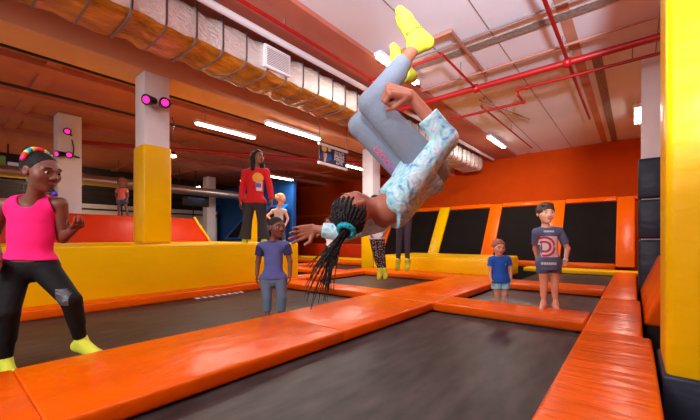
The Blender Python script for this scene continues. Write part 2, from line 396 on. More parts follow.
# ---------------------------------------------------------------- trampolines and the pads between them
PADS = []
def pad(x0, x1, y0, y1, m, label, group='padded strips between the trampolines', skirt=.07, th=.1):
    e = empty('trampoline_pad', ((x0 + x1) / 2, (y0 + y1) / 2, FZ), label, 'pad', group)
    bm = bmesh.new(); box(bm, x0 - .004 if x1 - x0 > y1 - y0 else x0, x1 + .004 if x1 - x0 > y1 - y0 else x1, y0 - .007, y1 + .007, -.01, .09, .022, 3)
    from_bm('cushion', bm, m, e, True)
    bm = bmesh.new(); box(bm, x0 + skirt, x1 - skirt, y0, y1, FZ, -.005); from_bm('skirt', bm, M['black_vinyl'], e)
    return e
O, OX, OY = M['orange'], M['orange_x'], M['orange_y']
S = .07
pad(-2.87, -1.89, -1.2, .30, OY, 'nearest length of the long orange pad, at the lower left corner')
pad(-2.87, -1.89, .31, 2.20, OY, 'length of the long orange pad in front of the girl in pink')
pad(-2.87, -1.89, 2.21, 3.85, OY, 'length of the long orange pad in front of the boy in the blue-purple shirt')
pad(-2.87, -1.89, 3.86, 4.43, O, 'square orange pad where the long pad meets the cross pad')
pad(-2.87, -1.89, 4.44, 7.44, OY, 'far length of the long orange pad, ending at the yellow box')
pad(-.35, .10, .35, 3.55, OX, 'wrinkled orange pad at the lower right, beside the yellow column')
pad(-.35, .05, 3.56, 5.6, OX, 'second orange pad along the right side, beyond the nearest one')
pad(-.35, .02, 5.61, 10.0, OX, 'far orange pad along the right side, reaching the yellow strip')
pad(-1.88, -.36, 3.86, 4.42, OX, 'orange cross pad under the feet of the boy in the grey shirt')
pad(-1.88, -.36, 6.35, 7.0, OX, 'orange cross pad behind the two boys')
pad(-2.3, .11, 10.05, 10.6, M['yellow'], 'yellow padded strip before the right-hand wall trampolines')
pad(-5.0, -2.88, 3.95, 4.42, OX, 'orange cross pad just beyond the boy in the blue-purple shirt')
pad(-5.0, -2.88, 6.6, 7.44, OX, 'orange cross pad at the foot of the yellow box')
pad(-5.5, -5.01, 4.8, 7.44, OY, 'narrow orange pad behind the end of the yellow platform')
pad(-8.0, -5.51, 6.0, 6.5, OX, 'orange pad under the child in the white top')
pad(-12.5, -5.2, 10.05, 10.6, M['yellow'], 'far yellow padded strip behind the hanging braids')
pad(-12.5, -5.2, 8.6, 9.2, OX, 'far orange pad before the far yellow strip')
pad(-8.0, -7.5, 6.51, 8.59, OY, 'far orange pad running away, behind the hanging braids')

def bed(x0, x1, y0, y1, label, dips=()):
    e = empty('trampoline', ((x0 + x1) / 2, (y0 + y1) / 2, FZ), label, 'trampoline', 'trampolines set in the floor')
    nx = max(2, int((x1 - x0) / .09)); ny = max(2, int((y1 - y0) / .09))
    bm = bmesh.new(); g = []
    for i in range(nx + 1):
        row = []
        for j in range(ny + 1):
            x = x0 + (x1 - x0) * i / nx; y = y0 + (y1 - y0) * j / ny
            ed = min((x - x0), (x1 - x), (y - y0), (y1 - y)); z = -.02
            for (dx, dy, dd, s) in dips: z -= dd * math.exp(-((x - dx) ** 2 + (y - dy) ** 2) / s ** 2) * min(1, ed / .3)
            row.append(bm.verts.new((x, y, z)))
        g.append(row)
    for i in range(nx):
        for j in range(ny): bm.faces.new((g[i][j], g[i + 1][j], g[i + 1][j + 1], g[i][j + 1]))
    r = bmesh.ops.extrude_face_region(bm, geom=bm.faces[:])
    for v in r['geom']:
        if isinstance(v, bmesh.types.BMVert): v.co.z -= .012
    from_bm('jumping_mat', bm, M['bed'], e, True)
    t = .03
    for (a, b, c, d) in ((x0, x1, y0, y0 + t), (x0, x1, y1 - t, y1), (x0, x0 + t, y0 + t, y1 - t), (x1 - t, x1, y0 + t, y1 - t)):
        bx('frame_rail', M['steel_dark'], e, a, b, c, d, -.10, -.04)
    for (a, b) in ((x0, y0), (x1 - t, y0), (x0, y1 - t), (x1 - t, y1 - t)):
        bx('leg', M['steel_dark'], e, a, a + t, b, b + t, FZ, -.10)
    return e
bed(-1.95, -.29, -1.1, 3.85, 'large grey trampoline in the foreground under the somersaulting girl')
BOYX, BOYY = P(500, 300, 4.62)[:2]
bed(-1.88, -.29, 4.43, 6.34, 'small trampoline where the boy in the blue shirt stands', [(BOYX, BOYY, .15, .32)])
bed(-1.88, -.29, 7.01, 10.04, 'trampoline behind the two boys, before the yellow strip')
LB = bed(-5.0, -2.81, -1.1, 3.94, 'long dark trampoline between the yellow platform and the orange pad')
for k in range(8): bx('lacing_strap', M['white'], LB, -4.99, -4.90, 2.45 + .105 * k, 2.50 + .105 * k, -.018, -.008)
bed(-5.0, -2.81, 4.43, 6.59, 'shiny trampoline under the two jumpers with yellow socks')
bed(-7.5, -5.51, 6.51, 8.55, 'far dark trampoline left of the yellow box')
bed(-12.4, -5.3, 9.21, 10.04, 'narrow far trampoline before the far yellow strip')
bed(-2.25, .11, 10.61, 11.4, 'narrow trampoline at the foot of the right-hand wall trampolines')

# yellow platform and box
e = empty('padded_platform', (-8, 1, FZ), 'long yellow padded platform at left carrying the column and the woman', 'platform')
bx('core', M['steel_dark'], e, -16.5, -5.36, -2.0, 4.66, FZ, .70)
for k, (a, b) in enumerate(((-2.0, 4.72),)): bx('front_pad', M['yellow'], e, -5.36, -5.25, a, b, .06, .775, bev=.03, seg=3)
bx('end_pad', M['yellow'], e, -16.5, -5.37, 4.66, 4.72, -.7, .775, bev=.02)
bx('top_pad', M['yellow'], e, -16.5, -5.33, -2.0, 4.70, .70, .78, bev=.02)
for (a, b) in ((-1.2, 4.72),):
    e = empty('kick_pad', (-5.15, (a + b) / 2, FZ), 'narrow orange pad along the foot of the long yellow platform', 'pad')
    bx('cushion', OY, e, -5.245, -5.0, a, b, -.03, .1, bev=.035, seg=3); bx('skirt', M['black_vinyl'], e, -5.245, -5.05, a, b, FZ, -.03)
e = empty('padded_box', (-3.5, 8.6, FZ), 'low yellow padded box in front of the wall trampolines', 'box')
bx('core', M['steel_dark'], e, -5.3, -2.4, 7.52, 9.6, FZ, .34)
bx('front_pad', M['yellow'], e, -5.35, -2.34, 7.45, 7.52, -.05, .385, bev=.025, seg=3)
bx('side_pad', M['yellow'], e, -2.40, -2.33, 7.52, 9.66, -.05, .385, bev=.025, seg=3)
bx('top_pad', M['yellow'], e, -5.35, -2.34, 7.46, 9.66, .34, .41, bev=.03, seg=3)

# red and orange ramp block on the platform
e = empty('padded_ramp', (-9.2, 3, .78), 'red-orange padded ramp block on the platform behind the yellow column', 'ramp')
bm = bmesh.new(); hexa(bm, [(-9.8, .6, .78), (-8.7, .6, .78), (-8.7, 4.7, .78), (-9.8, 4.7, .78), (-9.8, .6, 1.42), (-8.95, .6, 1.38), (-8.95, 4.38, 1.38), (-9.8, 4.38, 1.42)], .03)
from_bm('body', bm, M['red_orange'], e, True)
bm = bmesh.new(); tube(bm, [(-8.69, 4.68, .8), (-8.94, 4.38, 1.42)], .03); from_bm('edge_trim', bm, M['yellow'], e, True)

# wall trampolines: sloping mats, dividers and top rail along the back
def slab(bm, x0, x1, y0, z0, y1, z1, t, bev=.02):
    n = nrm(np.array([0, -(z1 - z0), (y1 - y0)])) * t
    a, b = np.array([0, y0, z0]), np.array([0, y1, z1]); X0, X1 = np.array([x0, 0, 0]), np.array([x1, 0, 0])
    hexa(bm, [a + X0, a + X1, b + X1, b + X0, a + X0 + n, a + X1 + n, b + X1 + n, b + X0 + n], bev)
YB, ZB, YT, ZT = 11.45, .12, 12.6, 2.0
divs = [(-8.0, 'orange'), (-5.62, 'yellow'), (-3.72, 'orange'), (-1.86, 'orange'), (-.2, 'orange')]
names = ['at the far left of the row', 'left of the yellow sloping pad', 'right of the yellow sloping pad', 'behind the two boys', 'nearest the right wall']
spots = ['left end', 'yellow', 'middle', 'behind the boys', 'right end']
for i, (x, c) in enumerate(divs):
    lab = {0: 'orange sloping pad at the far left of the wall trampolines', 1: 'yellow sloping pad between two wall trampolines', 2: 'orange sloping pad between the box and the boy in blue', 3: 'orange sloping pad right behind the boy in the grey shirt', 4: 'orange sloping pad at the right end of the wall trampolines'}[i]
    bm = bmesh.new(); slab(bm, x - .2, x + .2, YB - .03, ZB - .05, YT, ZT, .1, .03)
    tag(from_bm('divider_pad', bm, M[c], None, True), lab, 'pad', 'sloping pads between the wall trampolines')
labs = ['dark wall trampoline hidden mostly behind the somersaulting girl', 'dark wall trampoline right of the yellow sloping pad', 'dark wall trampoline just behind the two boys', 'dark wall trampoline at the right end of the back wall']
for i in range(4):
    xa, xb = divs[i][0] + .2, divs[i + 1][0] - .2
    e = empty('wall_trampoline', ((xa + xb) / 2, YB, FZ), labs[i], 'trampoline', 'sloping wall trampolines')
    bm = bmesh.new(); slab(bm, xa, xb, YB, ZB, YT, ZT, .03, 0); from_bm('jumping_mat', bm, M['mat_black'], e)
    bx('lower_pad', M['orange_x'], e, xa, xb, YB - .12, YB + .12, .0, .19, bev=.04)
    bx('skirt', M['black_vinyl'], e, xa, xb, YB - .06, YB + .08, FZ, .0)
    bm = bmesh.new(); slab(bm, xa, xb, YT - .06, ZT - .1, YT + .02, ZT + .03, .1, .03); from_bm('top_pad', bm, M['orange_x'], e, True)
    for xx in (xa + .1, xb - .14): bx('support_post', M['steel_dark'], e, xx, xx + .04, YT + .02, YT + .06, FZ, ZT - .1)
tag(bx('wall_pad', M['red_orange'], None, -13.5, -8.25, 11.3, 11.6, FZ, .62, bev=.05), 'low red-orange padded wall far behind the hanging braids', 'pad')
# padded slope at the right
for (a, b, t) in ((4.5, 6.0, 'nearer to the yellow column'), (6.01, 7.42, 'farther, before the navy column')):
    bm = bmesh.new(); hexa(bm, [(.06, a, .0), (.22, a, .0), (.22, b, .0), (.06, b, .0), (.29, a, .6), (.40, a, .6), (.40, b, .6), (.29, b, .6)], .03, 3)
    o = from_bm('slope_pad', bm, M['orange_x'], None, True); tag(o, 'leaning orange side pad %s' % t, 'pad', 'leaning side pads at right')
    o2 = bx('slope_support', M['black_vinyl'], o, .09, .36, a + .02, b - .02, FZ, .0)
# blue wall trampolines at the far left
for i, (x, t) in enumerate(((-12.95, 'left'), (-11.65, 'right'))):
    e = empty('blue_wall_trampoline', (x, 8.5, .0), 'dark sloping trampoline in a blue frame by the blue wall, %s one' % t, 'trampoline', 'blue framed wall trampolines')
    bm = bmesh.new(); slab(bm, x - .62, x + .62, 8.0, .80, 9.4, 2.25, .06); from_bm('frame_pad', bm, M['blue'], e, True)
    bm = bmesh.new(); slab(bm, x - .36, x + .36, 8.04, .86, 9.26, 2.12, .08, 0); from_bm('jumping_mat', bm, M['mat_black'], e)
    bx('leg', M['steel_dark'], e, x - .05, x + .05, 9.42, 9.5, FZ, 2.2)

# ---------------------------------------------------------------- lamps
def fluoro(x, y, z, L, label, power=45, zc=3.8, vis=True):
    e = empty('fluorescent_light', (x, y, z), label, 'light', 'fluorescent ceiling lights')
    bx('housing', M['white'], e, x - .07, x + .07, y - L / 2, y + L / 2, z + .03, z + .09, bev=.01)
    for dx in (-.035, .035): tb('lamp_tube', M['tube_glow'], e, [(x + dx, y - L / 2 + .03, z + .01), (x + dx, y + L / 2 - .03, z + .01)], .02, n=8)
    if zc > z + .1:
        for s in (-1, 1): tb('hanger', M['grey_pipe'], e, [(x, y + s * L * .35, z + .09), (x, y + s * L * .35, zc + .02)], .008, n=6)
    l = bpy.data.lights.new('lamp', 'AREA'); l.shape = 'RECTANGLE'; l.size = .1; l.size_y = L; l.energy = power; l.color = (1, .93, .84)
    o = bpy.data.objects.new('lamp', l); COL.objects.link(o); o.parent = e; o.location = (0, 0, -.03)
fluoro(-3.12, 5.1, 3.72, 1.3, 'fluorescent light glowing behind the raised feet', 60)
fluoro(-3.2, 10.8, 3.72, 1.5, 'fluorescent light near the back wall above the yellow sloping pad', 70)
fluoro(.05, 10.2, 3.62, 1.3, 'fluorescent light beside the top of the white column at right', 60)
fluoro(-7.2, 4.3, 3.30, 1.5, 'fluorescent light on the dim ceiling right of the yellow padded column', 60)
fluoro(-5.9, 5.2, 3.24, 1.6, 'fluorescent light under the peach beam left of the banner', 60, 3.36)
fluoro(-10.8, 8.6, 3.22, 1.6, 'fluorescent light above the blonde child', 60)
fluoro(-7.45, 9.0, 3.28, 1.5, 'fluorescent light right behind the hanging banner', 60)
def bulb(x, y, z, zc, label):
    e = empty('pendant_light', (x, y, z), label, 'light', 'small lamps in the dim left part')
    bm = bmesh.new(); ball(bm, (x, y, z), .085, 12, 8, (1.3, 1.3, .7)); from_bm('bulb', bm, M['bulb_glow'], e, True)
    bm = bmesh.new(); tube(bm, [(x, y, z + .03), (x, y, z + .14)], .12, r1=.05); from_bm('shade', bm, M['steel_dark'], e, True)
    tb('cord', M['black'], e, [(x, y, z + .12), (x, y, zc)], .008, n=5)
for (px, py, d, t) in ((106, 154, 12.5, 'upper lamp right of the magenta spotlights'), (97, 158, 13, 'lamp just left of the upper one beside the magenta spotlights'), (173, 156, 11.5, 'lamp at the right edge of the yellow padded column'), (243, 181, 14, 'round lamp left of the shoulder of the woman in red'), (77, 170, 13.5, 'lower lamp close to the pale column'), (179, 191, 14, 'low lamp left of the dark sign')):
    q = P(px, py, d); bulb(q[0], q[1], q[2], 3.81, t)
e = empty('tube_lamp', P(196, 188, 14), 'short bright lamp above the dark sign on the left', 'light')
a, b = P(190, 189.5, 14), P(200, 187.5, 14); tb('lamp_tube', M['bulb_glow'], e, [a, b], .06); tb('cord', M['black'], e, [(a + b) / 2, ((a + b) / 2)[:2].tolist() + [3.6]], .01)
def spotlight(c, face, mount, label):
    e = empty('stage_light', c, label, 'spotlight', 'magenta spotlights on the columns')
    f = nrm(np.array(face)); c = np.array(c)
    bm = bmesh.new(); tube(bm, [c - f * .12, c - f * .02, c + f * .06], .05, n=14, r1=.08); from_bm('can', bm, M['black'], e, True)
    bm = bmesh.new(); tube(bm, [c + f * .055, c + f * .068], .05, n=14); from_bm('lens', bm, M['magenta_glow'], e, True)
    tb('bracket', M['black'], e, [mount, c - f * .05], .018)
    l = bpy.data.lights.new('beam', 'SPOT'); l.energy = 3; l.color = (1, .08, .55); l.spot_size = 1.6; l.shadow_soft_size = .08
    o = bpy.data.objects.new('beam', l); COL.objects.link(o); o.parent = e; o.location = f * .09; o.rotation_euler = Vector(f).to_track_quat('-Z', 'Y').to_euler()
x = -5.42
spotlight(P(149, 100, 5.02), V(-.1, -.3, 1), (-5.56, 2.12, 2.95), 'left one of the two magenta spotlights on the yellow padded column')
spotlight(P(164, 103.5, 5.08), V(.6, -.1, .7), (-5.56, 2.38, 2.95), 'right one of the two magenta spotlights on the yellow padded column')
spotlight(P(67, 131, 7.98), V(.6, -.3, .6), (-10.3, 2.1, 3.3), 'topmost magenta spotlight on the pale column')
spotlight(P(59.5, 154, 7.94), V(-.3, -.2, 1), (-10.3, 2.0, 2.8), 'lower left magenta spotlight on the pale column')
spotlight(P(70, 155, 7.98), V(.4, -.2, .9), (-10.3, 2.25, 2.8), 'lower right magenta spotlight on the pale column')
tb('cable', M['black'], None, [(-10.27, 2.1, 3.2), (-10.27, 2.14, 3.0), (-10.27, 2.12, 2.8)], .012); tag(bpy.data.objects['cable.001'] if 'cable.001' in bpy.data.objects else bpy.data.objects['cable'], 'black cable between the magenta spotlights on the pale column', 'cable')

# ---------------------------------------------------------------- dim left part: ducts, rails, signs
e = empty('round_duct', (-13.4, 4, 2.75), 'round galvanised duct crossing the dim left background', 'duct')
tb('pipe', M['silver'], e, [(-13.4, -2.0, 2.72), (-13.4, 9.5, 2.72)], .17, n=16)
for y in (0, 2, 4, 6, 8): tb('hanger', M['steel_dark'], e, [(-13.4, y, 2.8), (-13.4, y, 3.5)], .01)
for y in (1, 3, 5, 7): tb('collar', M['silver'], e, [(-13.4, y - .03, 2.72), (-13.4, y + .03, 2.72)], .19, n=16)
def bxpx(name, m, d, x0, y0, x1, y1, t, label, cat, group=None):
    a = P((x0 + x1) / 2, (y0 + y1) / 2, d)
    return a
e = empty('mezzanine_rail', (-16, 3, 1.6), 'dark mezzanine rails in front of the left wall', 'railing')
for z in (2.0, 2.5, 2.75): tb('rail', M['steel_dark'], e, [(-16.4, -1.5, z), (-16.4, 9.4, z)], .035)
for y in np.arange(-1, 9.4, 1.5): tb('baluster', M['steel_dark'], e, [(-16.4, y, .79 if y < 4.6 else FZ), (-16.4, y, 2.75)], .03)
e = empty('lit_zone_block', (-16.9, 3, FZ), 'long pale block at the left wall, standing in for a lit zone', 'lit_zone_block')  # made-up block in place of a bright lit zone
bx('front', M['white'], e, -17.0, -16.7, -1.5, 9.4, FZ, 2.15); bx('block_top', M['white'], e, -17.1, -16.6, -1.5, 9.4, 2.15, 2.22)
area('added_block_fill', (-15.6, 2.5, 3.0), (-16.9, 2.5, 1.2), .3, 70, (1, .85, .65), 5.0)  # added light without a fixture, brightens the pale block
a = P(8, 167, 10)
e = empty('poster', a, 'green and white poster in the dark behind the head of the girl in pink', 'poster')
bx('panel', M['black'], e, a[0] - .02, a[0] + .02, a[1] - .42, a[1] + .42, a[2] - .36, a[2] + .4)
for k, (dy, dz, w, h, c) in enumerate(((-.2, .05, .3, .5, (96, 110, 52)), (.12, -.05, .26, .4, (180, 176, 190)), (.3, .15, .14, .3, (130, 140, 60)), (-.05, -.22, .3, .14, (70, 90, 120)))):
    bx('picture', mat('poster_glow_print_%d' % k, c, .5, emit=.25), e, a[0] + .021, a[0] + .03, a[1] + dy - w / 2, a[1] + dy + w / 2, a[2] + dz - h / 2, a[2] + dz + h / 2)  # faint emission added, the printed colours glow on their own
tb('bracket', M['black'], e, [(a[0], a[1], a[2] + .4), (a[0], a[1], 3.6)], .02)
a = P(196, 196, 14)
e = empty('dark_sign', a, 'small dark sign hanging in the dim left background', 'sign')
bx('panel', M['black'], e, a[0] - .03, a[0] + .03, a[1] - .55, a[1] + .55, a[2] - .42, a[2] + .3, bev=.02)
bx('stripe', M['white'], e, a[0] + .031, a[0] + .04, a[1] - .3, a[1] + .3, a[2] + .02, a[2] + .06); bx('stripe', M['blue'], e, a[0] + .031, a[0] + .04, a[1] - .35, a[1] + .35, a[2] - .12, a[2] - .06)
tb('bracket', M['black'], e, [(a[0], a[1], a[2] + .3), (a[0], a[1], 3.6)], .02)

# ---------------------------------------------------------------- hanging banner
tl, tr, br, bl = P(319.5, 143.5, 7.6), P(346.5, 152, 8.6), P(346, 169.5, 8.6), P(319.5, 162.5, 7.6)
e = empty('banner', tl, 'dark blue banner with white lettering hanging under the ceiling', 'banner')
nb = nrm(np.cross(tr - tl, tl - bl)); nb = nb if nb @ FWD < 0 else -nb
bm = bmesh.new(); hexa(bm, [bl, br, br - nb * .015, bl - nb * .015, tl, tr, tr - nb * .015, tl - nb * .015]); from_bm('sheet', bm, mat('banner_navy', (42, 46, 66), .6), e)
for (p, q) in ((tl, tr), (bl, br)): tb('rail', M['white'], e, [p - (q - p) * .03, q + (q - p) * .03], .035)
bx_, by_ = (tr - tl), (tl - bl)
def on(u, v): return bl + bx_ * u + by_ * v + nb * .006
def patch(name, pts, m):
    bm = bmesh.new(); f = bm.faces.new([bm.verts.new(Vector(on(*p))) for p in pts]); r = bmesh.ops.extrude_face_region(bm, geom=[f])
    for v in r['geom']:
        if isinstance(v, bmesh.types.BMVert): v.co += Vector(nb * .004)
    from_bm(name, bm, m, e)
def disc(u, v, a, b, n=14): return [(u + a * math.cos(2 * math.pi * i / n), v + b * math.sin(2 * math.pi * i / n)) for i in range(n)]
tan, pur, blu = mat('banner_tan', (226, 170, 96), .6), mat('banner_purple', (76, 44, 120), .6), mat('banner_blue', (20, 84, 170), .6)
patch('picture', [(.02, .25), (.16, .2), (.2, .62), (.06, .66)], pur); patch('picture', [(.22, .12), (.42, .3), (.4, .62), (.24, .6)], blu)
patch('picture', disc(.15, .8, .09, .17), tan); patch('picture', disc(.33, .82, .06, .11), tan); patch('picture', [(.14, .1), (.2, .1), (.25, .58), (.12, .58)], tan)
bw = nrm(bx_); bh = nrm(by_); LX, LY = np.linalg.norm(bx_), np.linalg.norm(by_)
for txt, v, wd in (('BOUNCE', .66, .36), ('BOUNCE', .47, .40), ('ZONE', .28, .26)):
    bm = bmesh.new(); tp = text_polys(txt, .2); wx = max(abs(p[0]) for q in tp for p in q)
    for poly in tp:
        try: bm.faces.new([bm.verts.new(Vector(on(.7 + x / wx * wd / 2, v + y / LY) + nb * .003)) for x, y in poly])
        except Exception: pass
    from_bm('lettering', bm, M['white'], e)
for p in (tl, tr): tb('hanger', M['grey_pipe'], e, [p, (p[0], p[1], 3.82)], .008)
# ---------------------------------------------------------------- people
def skinmat(name, c): 
    m = mat(name, c, .5, .05, (40, 40, 40), .05, (9, 9, 9))
    b = m.node_tree.nodes['Principled BSDF']; b.inputs['Subsurface Weight'].default_value = .0
    return m
K = {}
K['dark'] = skinmat('skin_deep_brown', (122, 72, 56)); K['brown'] = skinmat('skin_brown', (140, 84, 62)); K['hero'] = skinmat('skin_warm_brown', (176, 106, 82))
K['fair'] = skinmat('skin_fair', (232, 172, 146)); K['tan'] = skinmat('skin_light', (222, 160, 130)); K['palm'] = skinmat('skin_palm', (226, 150, 128))
H = {}
H['black'] = mat('hair_black', (15, 12, 12), .6, .4, (60, 60, 60), .2, spec=.3); H['brown'] = mat('hair_brown', (66, 42, 28), .5, .5, (60, 60, 60), .2)
H['blonde'] = mat('hair_blonde', (222, 178, 124), .5, .6, (40, 40, 40), .2); H['red'] = mat('hair_reddish', (150, 82, 56), .5, .5, (60, 60, 60), .2)
H['braid'] = mat('braided_hair', (24, 20, 22), .45, .9, (90, 90, 90), .3)
W = mat('eye_white', (236, 230, 226), .3); I = mat('eye_dark', (24, 16, 14), .2); LIPD = mat('lips_dark', (120, 60, 60), .4); LIPF = mat('lips_pink', (206, 112, 104), .4)
SOCK = mat('sock_neon_yellow', (216, 226, 66), .85, .25, (120, 120, 120), .05)
def cloth(name, c, var=.08, bump=.35, sc=(9, 9, 9), vs=(4, 4, 4), rough=.85): return mat(name, c, rough, bump, sc, var, vs)

def basis(face, up):
    f = nrm(np.array(face, float)); u = np.array(up, float); u = nrm(u - f * (u @ f)); l = np.cross(f, u)
    return np.stack([l, f, u], 1)                     # columns: side, forward, up
def head_prims(C, R, h):
    w = lambda x, y, z: C + R @ np.array([x, y, z]) * h
    e = lambda c, r, k=.03: ell(w(*c), np.array(r) * h, k * h, R)
    p = [e((0, -.05, .12), (.36, .44, .38)), e((0, .10, -.10), (.30, .31, .40), .1), cone(w(0, .2, -.34), w(0, .27, -.38), .12 * h, .10 * h, .12 * h),
         e((-.2, .2, -.08), (.13, .15, .14), .08), e((.2, .2, -.08), (.13, .15, .14), .08),
         cone(w(0, .40, .04), w(0, .455, -.095), .03 * h, .052 * h, .06 * h), e((-.06, .42, -.115), (.05, .05, .04), .03), e((.06, .42, -.115), (.05, .05, .04), .03),
         cone(w(-.22, .33, .12), w(-.06, .395, .11), .034 * h, .034 * h, .06 * h), cone(w(.22, .33, .12), w(.06, .395, .11), .034 * h, .034 * h, .06 * h),
         sub(w(-.15, .43, .03), np.array([.085, .07, .05]) * h, .05 * h, R), sub(w(.15, .43, .03), np.array([.085, .07, .05]) * h, .05 * h, R)]
    for s in (-1, 1):
        p += [e((s * .355, -.04, -.02), (.045, .09, .13), .02), sub(w(s * .40, -.02, -.01), np.array([.03, .045, .07]) * h, .02 * h, R)]
    return p
def face_parts(root, C, R, h, lip, brow):
    w = lambda x, y, z: C + R @ np.array([x, y, z]) * h
    Rm = Matrix([list(r) for r in R])
    for s in (-1, 1):
        bm = bmesh.new(); ball(bm, w(s * .15, .352, .03), .044 * h, 12, 8, (1.2, .9, .75), Rm); eo = from_bm('eye', bm, W, root, True)
        bm = bmesh.new(); ball(bm, w(s * .15, .378, .03), .035 * h, 10, 6, (1, .75, 1), Rm); from_bm('iris', bm, I, eo, True)
        bm = bmesh.new(); tube(bm, [w(s * .23, .345, .135), w(s * .15, .395, .155), w(s * .06, .405, .135)], .018 * h, n=6); from_bm('eyebrow', bm, brow, root, True)
    bm = bmesh.new(); ball(bm, w(0, .385, -.235), .1 * h, 14, 8, (1.15, .5, .26), Rm); ball(bm, w(0, .378, -.278), .1 * h, 14, 8, (.95, .5, .26), Rm); from_bm('lips', bm, lip, root, True)

def hand_prims(Wp, D, N, T, s, curl=(.3, .3, .3, .3), spread=.06, thumb=.6, k=.004):
    """wrist, finger direction, the way the palm faces, the thumb's side, length wrist to fingertip, bend per joint"""
    D = nrm(np.array(D, float)); T = np.array(T, float); T = nrm(T - D * (T @ D)); N0 = np.cross(D, T); N = N0 if N0 @ np.array(N, float) > 0 else -N0
    Wp = np.array(Wp, float); out = []
    offs = (.19, .065, -.06, -.175); lens = (.40, .45, .42, .33); rad = (.052, .054, .051, .045)
    for i in range(4):
        kn = Wp + D * s * (.50 - .02 * abs(i - 1)) + T * offs[i] * s
        out.append(cone(Wp + D * s * .06 + T * offs[i] * .6 * s, kn, .085 * s, .072 * s, .03 * s))
        a = 0; p = kn; sp = spread * (1.2 - i)
        for j, fr in enumerate((.46, .30, .24)):
            a += curl[i] * (1.0, 1.1, .8)[j]
            dr = nrm(math.cos(a) * (D + T * sp) + math.sin(a) * N)
            q = p + dr * lens[i] * fr * s
            out.append(cone(p, q, rad[i] * s * (1.05 - .08 * j), rad[i] * s * (.98 - .1 * j), k)); p = q
    b = Wp + D * s * .14 + T * .17 * s + N * .02 * s
    d1 = nrm(D * .62 + T * (.9 - thumb * .5) + N * (.15 + thumb * .5)); m1 = b + d1 * .26 * s
    d2 = nrm(D * .85 + T * (.45 - thumb * .9) + N * (.1 + thumb * .7)); m2 = m1 + d2 * .20 * s
    out += [cone(b, m1, .078 * s, .06 * s, .02 * s), cone(m1, m2, .058 * s, .047 * s, k)]
    return out
def fist(Wp, D, N, T, s): return hand_prims(Wp, D, N, T, s, (1.35, 1.4, 1.4, 1.45), .0, 1.25)
def foot_prims(a, t, up, hgt, o=0, k=.015, bare=False, hl=1.0):
    a = np.array(a, float); t = np.array(t, float); d = nrm(t - a); L = np.linalg.norm(t - a); up = nrm(np.array(up) - d * (np.array(up) @ d)); sd = np.cross(d, up)
    r = .052 * hgt / 1.3; f = r / .052
    heel = a - d * .03 * f - up * .035 * f
    ball_ = a + d * L * .72 - up * .042 * f; toe = t - up * .048 * f
    p = [cone(heel, a + up * .03 * f, .034 * f * hl + o, .030 * f + o, k), cone(heel - up * .005, ball_, .031 * f * hl + o, .030 * f + o, k + .01), cone(a + d * .02, ball_ + up * .008, .034 * f + o, .022 * f + o, .03),
         cone(ball_ + sd * .018 * f, toe + sd * .016 * f, .025 * f + o, .019 * f + o, .015), cone(ball_ - sd * .018 * f, toe - sd * .018 * f - d * .012, .025 * f + o, .017 * f + o, .015)]
    if bare:
        for i, x in enumerate((.026, .011, -.003, -.016, -.028)):
            b0 = t - up * .05 * f + sd * x * f - d * (.012 + .006 * i); p.append(cone(b0, b0 + d * .022 * f, .010 * f, .009 * f, .003))
    return p

